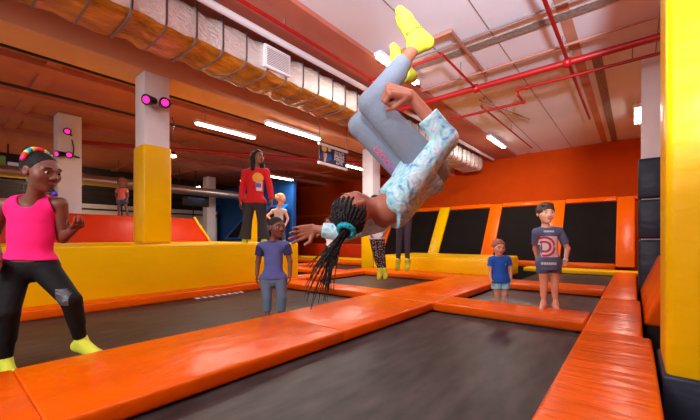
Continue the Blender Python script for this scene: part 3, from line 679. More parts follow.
class Fig:
    """joints: N neck base, sA sB shoulders, eA eB elbows, wA wB wrists, hA hB hips, kA kB knees, aA aB ankles, tA tB toes (A to the viewer's left)"""
    def __init__(s, name, label, J, hgt, girth=1.0, group=None, front=None, base=None, vox=.006):
        s.J = {k: np.array(v, float) for k, v in J.items()}; J = s.J; s.h = hgt; s.g = girth * hgt; s.vox = vox
        s.S = (J['sA'] + J['sB']) / 2; s.Pl = (J['hA'] + J['hB']) / 2; s.up = nrm(s.S - s.Pl)
        sd = J['sB'] - J['sA'] + J['hB'] - J['hA']; s.side = nrm(sd - s.up * (sd @ s.up)); n = np.cross(s.side, s.up)
        s.front = n if front is None or n @ np.array(front) > 0 else -n
        lo = min(J['aA'][2], J['aB'][2]) - .05
        s.root = empty(name, base if base is not None else (s.Pl[0], s.Pl[1], lo), label, 'person', group)
        s.skin = []
    def torso(s, o=0, top=True, lowcut=None, k=.03):
        J, g, S, Pl, up = s.J, s.g, s.S, s.Pl, s.up; L = np.linalg.norm(S - Pl); f = s.front; q = lambda t, d=0: Pl + up * L * t + f * d * g
        p = [cone(q(.78), q(.52), .088 * g + o, .080 * g + o, k, f, .72), cone(q(.55), q(.14), .079 * g + o, .082 * g + o, k, f, .76),
             cone(q(.08) - s.side * .035 * g, q(.08) + s.side * .035 * g, .062 * g + o, .062 * g + o, k),
             cone(J['hA'], J['hB'], .062 * g + o, .062 * g + o, k)]
        if top:
            for X in 'AB': p.append(cone(J['N'] - up * .006, J['s' + X] * .7 + q(.93) * .3 + up * .006, .034 * g + o * .7, .034 * g + o * .7, k))
            m = q(.93); p += [cone(m, J['sA'] * .85 + m * .15 - up * .004, .050 * g + o, .036 * g + o, k), cone(m, J['sB'] * .85 + m * .15 - up * .004, .050 * g + o, .036 * g + o, k)]
        return p
    def neck(s): return [cone(s.J['N'] - s.up * .02 * s.g, s.C - s.R[:, 2] * s.hh * .22 - s.R[:, 1] * s.hh * .05, .038 * s.g, .034 * s.g, .02)]
    def arm(s, X, o=0, t0=0, t1=2, cut=False, k=.012, r=1.0):
        J, g = s.J, s.g; a, e, w = J['s' + X], J['e' + X], J['w' + X]; p = []
        R0, R1, R2 = .034 * g * r, .026 * g * r, .0185 * g * r
        if t1 <= 1: b = a + (e - a) * t1; return [cone(a, b, R0 + o, R0 + (R1 - R0) * t1 + o * 1.5, k, None, 1, cut)]
        p.append(cone(a, e, R0 + o, R1 + o, k)); b = e + (w - e) * (t1 - 1)
        p.append(cone(e, b, R1 + o, R1 + (R2 - R1) * (t1 - 1) + o * (1.2 if cut else 1), k, None, 1, cut))
        return p
    def leg(s, X, o=0, t1=2, cut=False, k=.015, r=1.0, flare=1.0):
        J, g = s.J, s.g; a, e, w = J['h' + X], J['k' + X], J['a' + X]; R0, R1, R2 = .058 * g * r, .040 * g * r, .0235 * g * r
        if t1 <= 1: b = a + (e - a) * t1; return [cone(a, b, R0 + o, (R0 + (R1 - R0) * t1) + o * flare, k, None, 1, cut)]
        p = [cone(a, e, R0 + o, R1 + o, k)]; b = e + (w - e) * (t1 - 1); R2 = R2 * flare
        c = e + (w - e) * .32; back = -s.front
        if (t1 > 1.4): p.append(cone(e + (c - e) * .3 + back * .008 * g, c + (w - e) * .2 + back * .006 * g, (.036 * g * r) + o, .033 * g * r + o, .02))
        p.append(cone(e, b, R1 + o, R1 + (R2 - R1) * (t1 - 1) + o, k, None, 1, cut)); return p
    def head(s, C, face, up, hh): s.C = np.array(C, float); s.R = basis(face, up); s.hh = hh; s.skin += head_prims(s.C, s.R, hh) + s.neck()
    def hw(s, x, y, z): return s.C + s.R @ np.array([x, y, z]) * s.hh
    def he(s, c, r, k=.03): return ell(s.hw(*c), np.array(r) * s.hh, k * s.hh, s.R)
    def body(s, m, prims, name='body', label=None):
        o, vf = blob(name, prims, s.vox, m, s.root); return o, bvh(vf)
    def wear(s, name, m, prims, label=None, post=None, vox=None):
        o, vf = blob(name, prims, vox or s.vox, m, s.root, post)
        if label: o['label'] = label
        return o, bvh(vf)
    def short_hair(s, m, t=.03, low=-.1, k=.45):
        pr = [s.he((0, -.06, .14), (.37 + t, .45 + t, .39 + t), .02), cutp(s.hw(0, .27, .22), s.R @ nrm(np.array([0, 1.0, -.75]))), cutp(s.hw(0, 0, low), -(s.R @ nrm(np.array([0, .25, 1.0]))))]
        return s.wear('hair', m, pr)[0]

def joints(d, spec):
    J = {}
    for k, v in spec.items(): J[k] = P(v[0], v[1], d + (v[2] if len(v) > 2 else 0))
    return J
Z = np.array([0, 0, 1.0])

# --- the somersaulting girl ------------------------------------------------------------------------------------
d = 1.6
J = joints(d, dict(N=(385, 207, .0), sA=(378, 222, .09), sB=(400, 200, -.09), eA=(343, 233, .14), wA=(315, 229, .15), eB=(446, 139, -.17), wB=(410, 95, -.20),
                   hA=(413, 175, .09), hB=(432, 170, -.05), kA=(360, 126, .10), kB=(371, 104, -.06), aA=(403, 75, .24), aB=(418, 44, -.01), tA=(386, 52, .30), tB=(393, 20, -.03)))
f = Fig('person', 'girl upside down in mid-air, pastel tie-dye top and grey leggings', J, 1.28, .96, base=(J['hA'][0], J['hA'][1], J['hA'][2]), front=V(-.6, .7, .2), vox=.0045)
hero = f
f.head(P(354, 211, 1.57), V(-.40, .80, -.42), V(-.78, -.36, .5), .205)
sk = f.skin + f.torso(-.006) + f.arm('A', -.002) + f.arm('B', -.002, r=1.1) + f.leg('A', -.012, 1.9) + f.leg('B', -.004, 1.97)
sk += hand_prims(J['wA'], V(-.85, -.25, .25), V(-.1, .1, 1), V(-.3, -1, .1), .155, (.18, .22, .3, .38), .1, .3)
sk += fist(J['wB'], V(-.93, .12, .25), V(-.2, -.8, .2), V(-.1, -.75, .7), .19)
for X, u in (('B', V(-.6, -.6, .3)), ('A', V(-.6, .2, .6))): sk += foot_prims(J['a' + X], J['t' + X], nrm(J['k' + X] - J['a' + X]), 1.2, -.003, hl=.75)
sk += [ell(f.hw(s_ * .37, -.03, -.02), np.array([.05, .10, .15]) * f.hh, .003, f.R) for s_ in (-1, 1)] + [sub(f.hw(s_ * .42, -.01, -.01), np.array([.03, .05, .09]) * f.hh, .004, f.R) for s_ in (-1, 1)]
ob, tr_ = f.body(K['hero'], sk)
face_parts(f.root, f.C, f.R, f.hh, LIPD, H['black'])
# tie-dye top
td = bpy.data.materials.new('tie_dye_cotton'); td.use_nodes = True; nt = td.node_tree; b = nt.nodes['Principled BSDF']; b.inputs['Roughness'].default_value = .85
tc = nt.nodes.new('ShaderNodeTexCoord'); nz = nt.nodes.new('ShaderNodeTexNoise'); nz.inputs['Scale'].default_value = 17; nz.inputs['Detail'].default_value = 3; nz.inputs['Distortion'].default_value = 2.2
cr = nt.nodes.new('ShaderNodeValToRGB'); nt.links.new(tc.outputs['Object'], nz.inputs[0]); nt.links.new(nz.outputs[0], cr.inputs[0]); nt.links.new(cr.outputs[0], b.inputs['Base Color'])
el = cr.color_ramp.elements; el[0].position = .30; el[0].color = rgb(112, 150, 214); el[1].position = .74; el[1].color = rgb(214, 178, 228)
for ps, c in ((.37, (150, 205, 232)), (.46, (168, 226, 238)), (.54, (196, 238, 244)), (.60, (228, 236, 246)), (.65, (160, 216, 236)), (.69, (236, 206, 236))): q = el.new(ps); q.color = rgb(*c)
nz2 = nt.nodes.new('ShaderNodeTexNoise'); nz2.inputs['Scale'].default_value = 20; bp = nt.nodes.new('ShaderNodeBump'); bp.inputs['Strength'].default_value = .5; bp.inputs['Distance'].default_value = .03
nt.links.new(tc.outputs['Object'], nz2.inputs[0]); nt.links.new(nz2.outputs[0], bp.inputs['Height']); nt.links.new(bp.outputs[0], b.inputs['Normal'])
sh = f.torso(.024) + [cutp(f.Pl + f.up * .02, -f.up)]
sh += [cone(f.Pl + f.up * .05, f.Pl + f.up * .015, .080, .088, .03, f.front, .85, True)]
sh += [cutp(f.J['N'] - f.up * .012 + f.front * .0, nrm(f.up * 1.0 + f.front * .45))]
sh += f.arm('A', .011, 0, 1.72, True) + f.arm('B', .013, 0, 1.52, True, r=1.12)
f.wear('shirt', td, sh)
# leggings
lg = mat('leggings_grey', (128, 136, 152), .8, .15, (60, 60, 60), .06, (14, 14, 14))
lp = [cone(f.J['hA'], f.J['hB'], .068, .068, .02), cone(f.Pl, f.Pl + f.up * .06, .078, .080, .02, f.front, .85, True)] + f.leg('A', .004, 1.82, True, .012, 1.04) + f.leg('B', .004, 1.70, True, .012, 1.05)
_, ltree = f.wear('leggings', lg, lp)
for X in 'AB':
    a, t = f.J['a' + X], f.J['t' + X]
    k_ = nrm(f.J['k' + X] - a)
    sp = foot_prims(a, t, k_, 1.22, .004, hl=.75) + [cone(a - k_ * .02, a + k_ * .022, .036, .033, .015, None, 1, True)]
    so, st = f.wear('sock', SOCK, sp)
    if X == 'B':
        dsk = nrm(t - a)
        vd = FWD; px_ = nrm(np.cross(vd, np.cross(dsk, vd)))
        ux = nrm(V(.85, .5, 0)); uy = nrm(np.cross(ux, FWD)); uy = uy if uy @ Z > 0 else -uy
        dl = decal('sock_lettering', text_polys('BOUNCE', .023), P(416, 28, 1.55), ux, uy, FWD, st, mat('sock_print', (70, 80, 30), .8), f.root, .002)
# lettering along the far thigh
gm = bpy.data.materials.new('leg_print'); gm.use_nodes = True; nt = gm.node_tree; b = nt.nodes['Principled BSDF']
tc = nt.nodes.new('ShaderNodeTexCoord'); sx = nt.nodes.new('ShaderNodeSeparateXYZ'); cr = nt.nodes.new('ShaderNodeValToRGB'); nt.links.new(tc.outputs['Generated'], sx.inputs[0]); nt.links.new(sx.outputs[2], cr.inputs[0]); nt.links.new(cr.outputs[0], b.inputs['Base Color'])
cr.color_ramp.elements[0].color = rgb(150, 110, 220); cr.color_ramp.elements[1].color = rgb(255, 96, 120); q = cr.color_ramp.elements.new(.45); q.color = rgb(240, 90, 170)
ux = nrm(V(.6, -.8, 0)); uy = nrm(V(.8, .6, 0))
decal('leg_lettering', text_polys('LZOOOO', .040), P(386, 162, 1.6), ux, uy, nrm(P(386, 162, 1.6) - CAM), ltree, gm, f.root, .003)
# cornrows, scrunchie and braids
ax_ = -(f.R[:, 1]) * .62 + f.R[:, 2] * .55; ax_ = nrm(ax_); tie = f.C + ax_ * .115
e1 = nrm(np.cross(ax_, Z)); e2 = np.cross(ax_, e1)
def rows(X, G):
    v = X - tie; phi = np.arctan2(v @ e2, v @ e1); hgt_ = -(v @ ax_)
    r = np.linalg.norm(v - (v @ ax_)[..., None] * ax_, axis=-1)
    G = G + (.0015 + .0048 * np.cos(phi * 26) * np.clip(r / .05, 0, 1)).astype(np.float32) + (.0012 * np.cos(np.linalg.norm(v, axis=-1) * 700)).astype(np.float32)
    return G
hp = [f.he((0, -.06, .13), (.388, .465, .405), .02), cutp(f.hw(0, .24, .25), f.R @ nrm(np.array([0, 1.0, -.55]))), cutp(f.hw(0, -.1, -.2), -(f.R @ nrm(np.array([0, .55, 1.0]))))]
hp += [sub(f.hw(s_ * .38, -.02, -.03), np.array([.13, .13, .19]) * f.hh, .004, f.R) for s_ in (-1, 1)]
f.wear('hair', H['braid'], hp, post=rows, vox=.003)
bm = bmesh.new(); pts = []
for k in range(25):
    t = 2 * math.pi * k / 24; pts.append(tie + ax_ * .006 + (math.cos(t) * e1 + math.sin(t) * e2) * .034)
tube(bm, pts, .0125, n=8); from_bm('scrunchie', bm, mat('scrunchie_teal', (20, 170, 190), .8, .8, (60, 60, 60), .1), f.root, True)
random.seed(3)
bm = bmesh.new()
for k in range(58):
    t = random.uniform(0, 2 * math.pi); r = .026 * math.sqrt(random.random()); s0 = tie + (math.cos(t) * e1 + math.sin(t) * e2) * r
    u = random.random()
    ex, ey = (random.uniform(303, 338), random.uniform(262, 292)) if u < .5 else (random.uniform(304, 330), random.uniform(285, 314))
    end = P(ex, ey, 1.5 + random.uniform(-.10, .10)); L = np.linalg.norm(end - s0)
    m1 = P(340 + random.uniform(-5, 4), 240 + random.uniform(-3, 3), 1.52 + random.uniform(-.03, .03)); m2 = P(ex + (330 - ex) * .35 + random.uniform(-3, 3), ey - (ey - 245) * .5, 1.5 + random.uniform(-.05, .05))
    pts = []
    for i in range(13):
        v = i / 12; pts.append((1 - v) ** 3 * s0 + 3 * v * (1 - v) ** 2 * m1 + 3 * v * v * (1 - v) * m2 + v ** 3 * end)
    tube(bm, pts, .0042, n=5, r1=.0016)
from_bm('braids', bm, H['braid'], f.root, True)

# --- girl in pink at the left -----------------------------------------------------------------------------------
d = 2.38
J = joints(d, dict(N=(35, 199, 0), sA=(4, 205, -.03), sB=(60, 204, .06), eA=(-8, 238, .04), wA=(-1, 262, -.10), eB=(63, 238, .12), wB=(74, 229, .0),
                   hA=(16, 268, 0), hB=(43, 267, .05), kA=(8, 312, -.10), kB=(71, 300, .0), aA=(5, 362, -.06), aB=(81, 342, .10), tA=(16, 376, -.16), tB=(104, 352, .02)))
f = Fig('person', 'girl in a bright pink tank top and black leggings at the left', J, 1.42, .98, front=V(.6, 0, .8))
f.head(P(41, 172, d - .06), V(.97, -.2, .12), V(-.06, 1, .05), .255)
sk = f.skin + f.torso(-.004) + f.arm('A') + f.arm('B') + f.leg('A', -.01) + f.leg('B', -.01)
sk += hand_prims(J['wB'], V(.75, .35, .45), V(-.5, .6, -.2), V(.1, .3, 1), .15, (.5, .55, .6, .65), .05, .5)
sk += hand_prims(J['wA'], V(.45, -.6, .5), V(-.5, -.3, -.2), V(.6, .2, .4), .16, (.35, .4, .4, .45), .08, .4)
for X in 'AB': sk += foot_prims(J['a' + X], J['t' + X], Z, 1.3, -.003)
f.body(K['dark'], sk); face_parts(f.root, f.C, f.R, f.hh, LIPD, H['black'])
L_ = np.linalg.norm(f.S - f.Pl)
pk = cloth('tank_top_pink', (255, 22, 130), .05)
tp = f.torso(.014) + [cutp(f.Pl + f.up * .06, -f.up)] + [sub(f.S + f.up * .05 + f.front * .055, [.062, .062, .085], .01)] + [sub(f.J['s' + X] + f.up * .015 + f.side * s_ * .004, [.070, .070, .09], .01) for s_, X in ((-1, 'A'), (1, 'B'))]
for s_, X in ():
    b0 = f.Pl + f.up * L_ * .72 + f.side * s_ * .055; b1 = f.S + f.up * .012 + f.side * s_ * .062
    tp += [cone(b0 + f.front * .055, b1 + f.front * .03, .026, .020, .015), cone(b1 + f.front * .03, b1 - f.front * .04, .020, .02, .01), cone(b1 - f.front * .04, b0 - f.front * .055, .02, .024, .01)]
_, tt = f.wear('tank_top', pk, tp)
bk = mat('leggings_black', (16, 15, 18), .75, .3, (20, 20, 20), .1, spec=.25)
tr2 = [cone(f.J['hA'], f.J['hB'], .098, .098, .03), cone(f.Pl, f.Pl + f.up * .10, .10, .098, .03, f.front, .8, True)] + f.leg('A', .003, 1.90, True, .012, 1.05) + f.leg('B', .003, 1.88, True, .012, 1.05)
_, lt = f.wear('leggings', bk, tr2)
gl = mat('leatherette_patch', (78, 78, 88), .3, .5, (40, 40, 40), .15)
for (x, y, hx) in ((68, 296, 10), (8, 306, 10)):
    o = decal('knee_patch', rect_polys(-.04, .05, -.055, .055, 8, 8), P(x, y, d), RGT, UPV, FWD, lt, gl, f.root, .003); o['label'] = 'shiny grey knee patch'
for X in 'AB':
    f.wear('sock', SOCK, foot_prims(J['a' + X], J['t' + X], Z, 1.3, .004) + [cone(J['a' + X], J['a' + X] + Z * .012, .034, .034, .01, None, 1, True)])
hp = [f.he((0, -.06, .13), (.367, .449, .388), .02), f.he((-.08, -.36, .42), (.26, .24, .20), .05), f.he((-.2, -.42, .1), (.22, .22, .24), .05), cutp(f.hw(0, .22, .25), f.R @ nrm(np.array([0, 1.0, -.6]))), cutp(f.hw(0, -.1, -.08), -(f.R @ nrm(np.array([0, .55, 1.0]))))]
f.wear('hair', H['black'], hp)
cols = [(250, 60, 40), (255, 40, 150), (255, 150, 40), (250, 220, 60), (40, 160, 230), (60, 200, 190), (240, 230, 120), (220, 40, 60)]
for i in range(18):
    t = -1.35 + 2.7 * i / 17; q = f.hw(.37 * math.sin(t) * 1.05, -.10 - .06 * math.cos(t), .20 + .37 * math.cos(t))
    bm = bmesh.new(); ball(bm, q, .0165, 8, 6); from_bm('bead', bm, mat('bead_%d' % (i % 8), cols[i % 8], .35) if i < 8 else bpy.data.materials['bead_%d' % (i % 8)], f.root, True)
for (a, b, c) in ((f.hw(-.36, -.25, -.05), P(29, 180, d + .02), (20, 130, 90)), (P(50, 190, d - .1), P(55, 194, d - .12), (70, 40, 200))):
    bm = bmesh.new(); tube(bm, [a, (a + b) / 2 + Z * .01, b], .012); from_bm('braid', bm, H['black'], f.root, True)
    bm = bmesh.new(); ball(bm, b, .017, 8, 6); from_bm('bead', bm, mat('bead_end', c, .4), f.root, True)

# --- boy in the blue-purple shirt -------------------------------------------------------------------------------
def kid(label, d, spec, hgt, girth, skin, headpx, face, hh, hair, front, vox=.0055, hands=True, group=None, up=Z, bare=False, name='person', lip=LIPD, brow=None, hand=.125, low=None, facep=True):
    J = joints(d, spec); f = Fig(name, label, J, hgt, girth, front=front, vox=vox, group=group)
    f.head(P(*headpx), face, up, hh)
    sk = f.skin + f.torso(-.005) + f.arm('A') + f.arm('B') + f.leg('A', -.006) + f.leg('B', -.006)
    for X in 'AB':
        dr = nrm(J['w' + X] - J['e' + X]); sd = f.side if X == 'A' else -f.side
        if hands: sk += hand_prims(J['w' + X], nrm(dr + f.front * .1), sd, f.front, hand, (.3, .35, .4, .45), .03, .5)
        sk += foot_prims(J['a' + X], J['t' + X], Z, hgt, -.003, bare=bare)
    f.body(skin, sk)
    if facep: face_parts(f.root, f.C, f.R, f.hh, lip, brow or H['black'])
    return f
def tee(f, m, frac=.6, hem=-.02, o=.010, flare=.018, name='shirt', k=.012, long=None):
    pr = f.torso(o) + [cone(f.Pl + f.up * .09, f.Pl + f.up * (hem - .03), .082 * f.g + o, .086 * f.g + o + flare, .03, f.front, .80), cutp(f.Pl + f.up * hem, -f.up), cutp(f.J['N'] + f.up * .004, nrm(f.up + f.front * .35))]
    for X in 'AB': pr += f.arm(X, o * .8, 0, frac, True, k, 1.02)
    return f.wear(name, m, pr)
def trousers(f, m, t1=1.92, o=.007, r=1.04, flare=1.6, waist=.06, name='trousers', k=.01):
    pr = [cone(f.J['hA'], f.J['hB'], .061 * f.g + o * .4, .061 * f.g + o * .4, .02), cone(f.Pl, f.Pl + f.up * waist, .08 * f.g + o * .5, .08 * f.g + o * .5, .02, f.front, .8, True)]
    for X in 'AB': pr += f.leg(X, o, t1, True, k, r, flare)
    return f.wear(name, m, pr)
f = kid('boy in a blue-purple T-shirt and grey-blue trousers beside the yellow platform', 4.0,
    dict(N=(273, 241), sA=(261, 246), sB=(286, 245, .03), eA=(258, 262), wA=(257, 275, -.03), eB=(290, 261, .02), wB=(290, 275, -.02), hA=(266, 279), hB=(281, 279), kA=(267, 297), kB=(282, 297), aA=(267, 311.5, .02), aB=(281, 311.5, .02), tA=(266, 316, -.12), tB=(284, 316, -.1)),
    1.14, 1.0, K['dark'], (276.5, 227.5, 3.97), V(.75, -.05, .65), .235, None, V(.1, 0, 1))
tee(f, cloth('tee_blue_purple', (86, 96, 158), .06), .55, -.0)
for X in 'AB':
    a, e = f.J['s' + X], f.J['e' + X]; f.wear('sleeve', cloth('sleeve_navy', (44, 46, 92), .05) if X == 'A' else bpy.data.materials['sleeve_navy'], [cone(a + (e - a) * .12, a + (e - a) * .60, .054, .052, .01, None, 1, True)])
bm = bmesh.new(); pts = [f.J['N'] + f.up * .002 + (math.cos(t) * f.side * .052 + math.sin(t) * f.front * .048) - f.up * .016 * max(0, math.sin(t)) for t in np.linspace(0, 2 * math.pi, 19)]
tube(bm, pts, .008, n=6); from_bm('collar', bm, bpy.data.materials['sleeve_navy'], f.root, True)
trousers(f, cloth('trousers_grey_blue', (104, 126, 152), .08))
f.short_hair(mat('hair_cropped', (40, 26, 22), .8, .3, (90, 90, 90), .2), -.004, .02)

# --- woman on the platform --------------------------------------------------------------------------------------
f = kid('woman in a red sweater and dark trousers standing on the yellow platform', 6.5,
    dict(N=(255, 168), sA=(245.5, 173), sB=(266, 172, .03), eA=(242.5, 189), wA=(241, 202, -.06), eB=(270, 188), wB=(271.5, 200, -.06), hA=(249.5, 203), hB=(260.5, 203), kA=(247.5, 222), kB=(262, 222), aA=(245, 239.3), aB=(264, 239.3), tA=(242, 243, -.2), tB=(267, 243, -.2)),
    1.72, .95, K['brown'], (258, 157.5, 6.47), V(.75, .02, .6), .255, None, V(.2, 0, 1), .009, hand=.18)
red = cloth('sweater_red', (208, 16, 30), .06)
_, tr_ = tee(f, red, 1.88, -.01, .018, .01, 'sweater', .02)
decal('print', rect_polys(-.045, .075, -.13, .14, 6, 10), P(260, 184.5, 6.5), RGT, UPV, FWD, tr_, mat('print_white', (226, 214, 222), .7), f.root, .006)
decal('print', [q for q in ring_polys(0, .095, 20, rows=3)], P(259, 178.5, 6.5), RGT, UPV, FWD, tr_, mat('print_gold', (232, 160, 60), .7), f.root, .010)
decal('print', rect_polys(-.05, .05, -.04, .04, 4, 4), P(259.5, 186, 6.5), RGT, UPV, FWD, tr_, mat('print_blue', (120, 90, 180), .7), f.root, .014)
trousers(f, cloth('trousers_charcoal', (50, 48, 54), .08), 1.97, .016, 1.05, 2.4)
for X in 'AB': f.wear('sock', SOCK, foot_prims(f.J['a' + X], f.J['t' + X], Z, 1.5, .006))
hp = [f.he((0, -.06, .14), (.42, .50, .44), .02), cutp(f.hw(0, .22, .25), f.R @ nrm(np.array([0, 1.0, -.45]))), cone(f.hw(-.30, -.12, -.05), f.hw(-.44, .02, -1.0), .055, .045, .04), cone(f.hw(-.1, -.35, 0), f.hw(-.25, -.35, -1.05), .085, .05, .05), cone(f.hw(.28, -.2, 0), f.hw(.32, -.2, -.85), .06, .04, .05), cone(f.hw(-.30, -.25, .1), f.hw(-.40, -.2, -.9), .06, .05, .05)]
f.wear('hair', H['black'], hp)

# --- blonde child behind the woman ------------------------------------------------------------------------------
f = kid('blonde child with curly hair in a pale vest behind the woman in red', 7.6,
    dict(N=(279, 208), sA=(273, 211), sB=(285, 211, .05), eA=(267, 216, -.06), wA=(273, 221.5, -.12), eB=(288, 219, .05), wB=(285, 226, -.05), hA=(275, 226), hB=(282, 226), kA=(275, 234), kB=(283, 234), aA=(275, 240.3), aB=(284, 240.3), tA=(277, 242.5, -.12), tB=(287, 242.5, -.1)),
    .98, 1.05, K['fair'], (281, 199, 7.55), V(.9, -.05, .35), .235, None, V(.4, 0, .9), .008, lip=LIPF, brow=H['blonde'], hand=.11)
tee(f, cloth('vest_pale_grey', (212, 208, 216), .08), .12, -.02, .010, .008, 'vest')
trousers(f, cloth('trousers_denim_blue', (70, 96, 140), .1), 1.9)
hp = [f.he((0, -.08, .16), (.40, .46, .40), .02), cutp(f.hw(0, .20, .2), f.R @ nrm(np.array([0, 1.0, -.55])))]
random.seed(5)
for k in range(16):
    t = random.uniform(.5, 2 * math.pi - .5); zz = random.uniform(-.35, .55)
    hp.append(f.he((.38 * math.sin(t) * math.cos(zz * .8), .36 * math.cos(t + math.pi) * .9 - .12 if math.cos(t) > 0 else -.1, .15 + .42 * math.sin(zz)), (.13, .13, .13), .04))
f.wear('hair', H['blonde'], hp)

# --- small child far left ---------------------------------------------------------------------------------------
f = kid('small child in a salmon top and denim shorts on the red ramp block', 8.95,
    dict(N=(122, 188), sA=(117.5, 190), sB=(126.5, 190), eA=(116, 195), wA=(117.5, 200, -.05), eB=(128, 195), wB=(127, 200, -.05), hA=(120, 200), hB=(124.5, 200), kA=(119, 207.5), kB=(126, 207), aA=(119, 213.8), aB=(127.5, 213.4), tA=(118, 215.6, -.12), tB=(129, 215.2, -.12)),
    .98, 1.05, K['brown'], (122, 183, 8.92), V(.1, 0, 1), .27, None, V(0, 0, 1), .009, hand=.11)
tee(f, cloth('top_salmon', (232, 112, 102), .06), .5, .0)
trousers(f, cloth('shorts_denim', (84, 100, 140), .1), .55, .014, 1.1, 1.6, .05, 'shorts')
f.short_hair(H['red'], .05, -.25)

# --- boy in the blue T-shirt ------------------------------------------------------------------------------------
f = kid('small boy in a blue T-shirt and pale aqua shorts on the sunken trampoline', 4.62,
    dict(N=(499, 255.5), sA=(491.5, 259.5), sB=(507.5, 259), eA=(489.8, 270), wA=(490.5, 279, -.04), eB=(510.5, 269), wB=(510.8, 278, -.04), hA=(496, 280), hB=(504.5, 280), kA=(497, 294), kB=(504.5, 294), aA=(498, 306.6), aB=(504, 306.6), tA=(497, 310, -.1), tB=(506, 310, -.1)),
    .96, 1.08, K['tan'], (498.5, 247.5, 4.6), V(.05, -.18, 1), .205, None, V(0, 0, 1), .006, lip=LIPF, brow=H['brown'], hand=.105)
_, tr_ = tee(f, cloth('tee_royal_blue', (24, 92, 190), .06), .62, -.035)
decal('chest_mark', rect_polys(-.012, .012, -.014, .012, 2, 2), P(504, 264, 4.6), RGT, UPV, FWD, tr_, mat('mark_pale', (120, 170, 230), .7), f.root, .004)
trousers(f, cloth('shorts_aqua', (152, 216, 236), .06), .62, .008, 1.02, 2.2, .05, 'shorts')
f.short_hair(H['red'], .03, -.08)

# --- boy in the grey T-shirt ------------------------------------------------------------------------------------
f = kid('boy in a grey-blue T-shirt with red and white rings on the orange cross pad', 3.87,
    dict(N=(546, 227), sA=(536.5, 232, -.02), sB=(559, 231, .03), eA=(535.5, 249, .10), wA=(538.5, 262, .12), eB=(567.5, 248.5, .04), wB=(565.5, 260.5, -.04), hA=(542.5, 263), hB=(554.5, 263), kA=(544, 286), kB=(555, 286), aA=(543.5, 304), aB=(555.5, 304), tA=(539.5, 309, -.1), tB=(558, 309, -.1)),
    1.19, .9, K['tan'], (545.5, 213.5, 3.84), V(-.1, -.05, 1), .222, None, V(-.35, 0, 1), .0055, lip=LIPF, brow=H['brown'], bare=True, hand=.12)
gt = cloth('tee_grey_blue', (88, 100, 134), .06)
_, tr_ = tee(f, gt, .70, -.075, .011, .022)
fr = f.front; dr = nrm(FWD + 0 * fr); o_ = P(544.5, 246.5, 3.87)
wm, rm = mat('print_off_white', (222, 218, 222), .7), mat('print_red', (206, 40, 56), .7)
decal('print', rect_polys(-.075, .115, -.115, .115, 12, 12), o_, RGT, UPV, FWD, tr_, wm, f.root, .003)
for a, b in ((.088, .112), (.042, .066)):
    decal('print_ring', [q for q in ring_polys(a, b, 40, rows=2) if all(-.07 < x < .112 for x, y in q)], P(541.5, 246.5, 3.87), RGT, UPV, FWD, tr_, rm, f.root, .006)
for yy, x0, x1, hh_ in ((231.5, -.05, .07, .010), (263, -.075, .08, .014)):
    xs = np.linspace(x0, x1, 8)
    decal('print_bar', [q for a, b in zip(xs, xs[1:]) for q in rect_polys(a + .002, b - .002, -hh_, hh_, 2, 2)], P(544.5, yy, 3.87), RGT, UPV, FWD, tr_, wm, f.root, .004)
trousers(f, cloth('shorts_slate', (76, 86, 112), .06), .42, .008, 1.0, 1.9, .05, 'shorts')
bm = bmesh.new(); w_, e_ = f.J['wB'], f.J['eB']; q = nrm(w_ - e_); tube(bm, [w_ - q * .012, w_ + q * .012], .027, n=14); o = from_bm('wristband', bm, mat('wristband_pale', (240, 190, 190), .5), f.root, True)
hp = [f.he((0, -.05, .16), (.41, .49, .42), .02), f.he((.05, .28, .42), (.30, .16, .13), .06), cutp(f.hw(0, .38, .22), f.R @ nrm(np.array([0, 1.0, -.62]))), cutp(f.hw(0, -.1, -.06), -(f.R @ nrm(np.array([0, .45, 1.0]))))]
f.wear('hair', H['brown'], hp)

# --- two jumpers behind the somersaulting girl ------------------------------------------------------------------
f = kid('jumper in speckled black leggings and yellow socks, mostly hidden behind the somersaulting girl', 5.9,
    dict(N=(376, 210), sA=(368, 214), sB=(385, 214), eA=(366, 226), wA=(370, 234, -.1), eB=(388, 226), wB=(384, 234, -.1), hA=(373.5, 238), hB=(380.5, 238), kA=(376, 255), kB=(382, 254), aA=(380, 270), aB=(384.5, 270), tA=(377, 277.5, -.06), tB=(384.5, 277.5, -.06)),
    1.2, .95, K['brown'], (375, 202, 5.85), V(.2, 0, 1), .22, None, V(0, 0, 1), .008)
tee(f, cloth('tee_white', (220, 216, 220), .05), .6, -.02)
sm = mat('leggings_speckled', (26, 22, 26), .7); nt = sm.node_tree; b = nt.nodes['Principled BSDF']
for l_ in list(b.inputs['Base Color'].links): nt.links.remove(l_)
tc = nt.nodes.new('ShaderNodeTexCoord'); vo = nt.nodes.new('ShaderNodeTexVoronoi'); vo.inputs['Scale'].default_value = 42; cr = nt.nodes.new('ShaderNodeValToRGB')
nt.links.new(tc.outputs['Object'], vo.inputs['Vector']); nt.links.new(vo.outputs['Distance'], cr.inputs[0]); nt.links.new(cr.outputs[0], b.inputs['Base Color'])
cr.color_ramp.elements[0].position = .26; cr.color_ramp.elements[0].color = rgb(214, 196, 190); cr.color_ramp.elements[1].position = .34; cr.color_ramp.elements[1].color = rgb(26, 20, 24)
trousers(f, sm, 1.93, .004, 1.08, 1.1, .06, 'leggings')
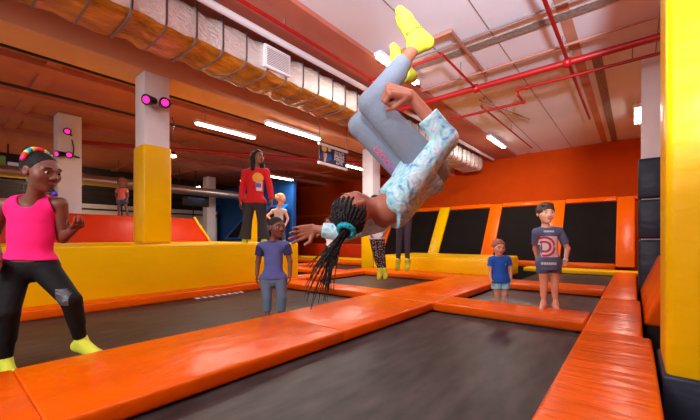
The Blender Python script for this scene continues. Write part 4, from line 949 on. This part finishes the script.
for X in 'AB': f.wear('sock', SOCK, foot_prims(f.J['a' + X], f.J['t' + X], nrm(f.J['k' + X] - f.J['a' + X]), 1.2, .006) + [cone(f.J['a' + X], f.J['a' + X] + Z * .05, .036, .036, .01, None, 1, True)])
f.short_hair(H['black'], .05, -.2)
f = kid('jumper in plain charcoal leggings and yellow socks in front of the yellow box', 6.5,
    dict(N=(404, 184), sA=(395, 188), sB=(413, 188), eA=(394, 200), wA=(398, 210, -.1), eB=(415, 200), wB=(411, 210, -.1), hA=(400, 217), hB=(408, 217), kA=(399.5, 239), kB=(407, 239), aA=(398, 261), aB=(407.5, 261), tA=(396.5, 268.5, -.07), tB=(405.5, 268.5, -.07)),
    1.45, .92, K['brown'], (404, 176, 6.45), V(.2, 0, 1), .23, None, V(0, 0, 1), .009)
tee(f, cloth('tee_black', (40, 38, 44), .05), .6, -.02)
trousers(f, cloth('leggings_charcoal', (66, 60, 74), .08), 1.92, .004, 1.05, 1.1, .06, 'leggings')
for X in 'AB': f.wear('sock', SOCK, foot_prims(f.J['a' + X], f.J['t' + X], nrm(f.J['k' + X] - f.J['a' + X]), 1.4, .006) + [cone(f.J['a' + X], f.J['a' + X] + Z * .06, .040, .040, .01, None, 1, True)])
f.short_hair(H['black'], .05, -.2)
# --- child in white behind the braids ---------------------------------------------------------------------------
f = kid('child in a white top and black trousers crouching forward behind the hanging braids', 8.9,
    dict(N=(330, 228), sA=(323, 231), sB=(334, 231), eA=(317, 236, -.1), wA=(312, 228, -.15), eB=(336, 237, .05), wB=(337, 243, -.03), hA=(328, 247), hB=(334, 247), kA=(328, 257, -.05), kB=(335, 257, -.05), aA=(329, 265.2), aB=(335, 265.2), tA=(327, 268, -.16), tB=(336, 268, -.16)),
    1.1, 1.0, K['brown'], (329, 222, 8.8), V(-.5, -.1, .8), .24, None, V(-.2, 0, 1), .009)
tee(f, bpy.data.materials['tee_white'], .6, -.02)
trousers(f, cloth('trousers_black', (34, 30, 34), .08), 1.95, .014, 1.1, 1.8)
f.short_hair(H['black'], .04, -.15)
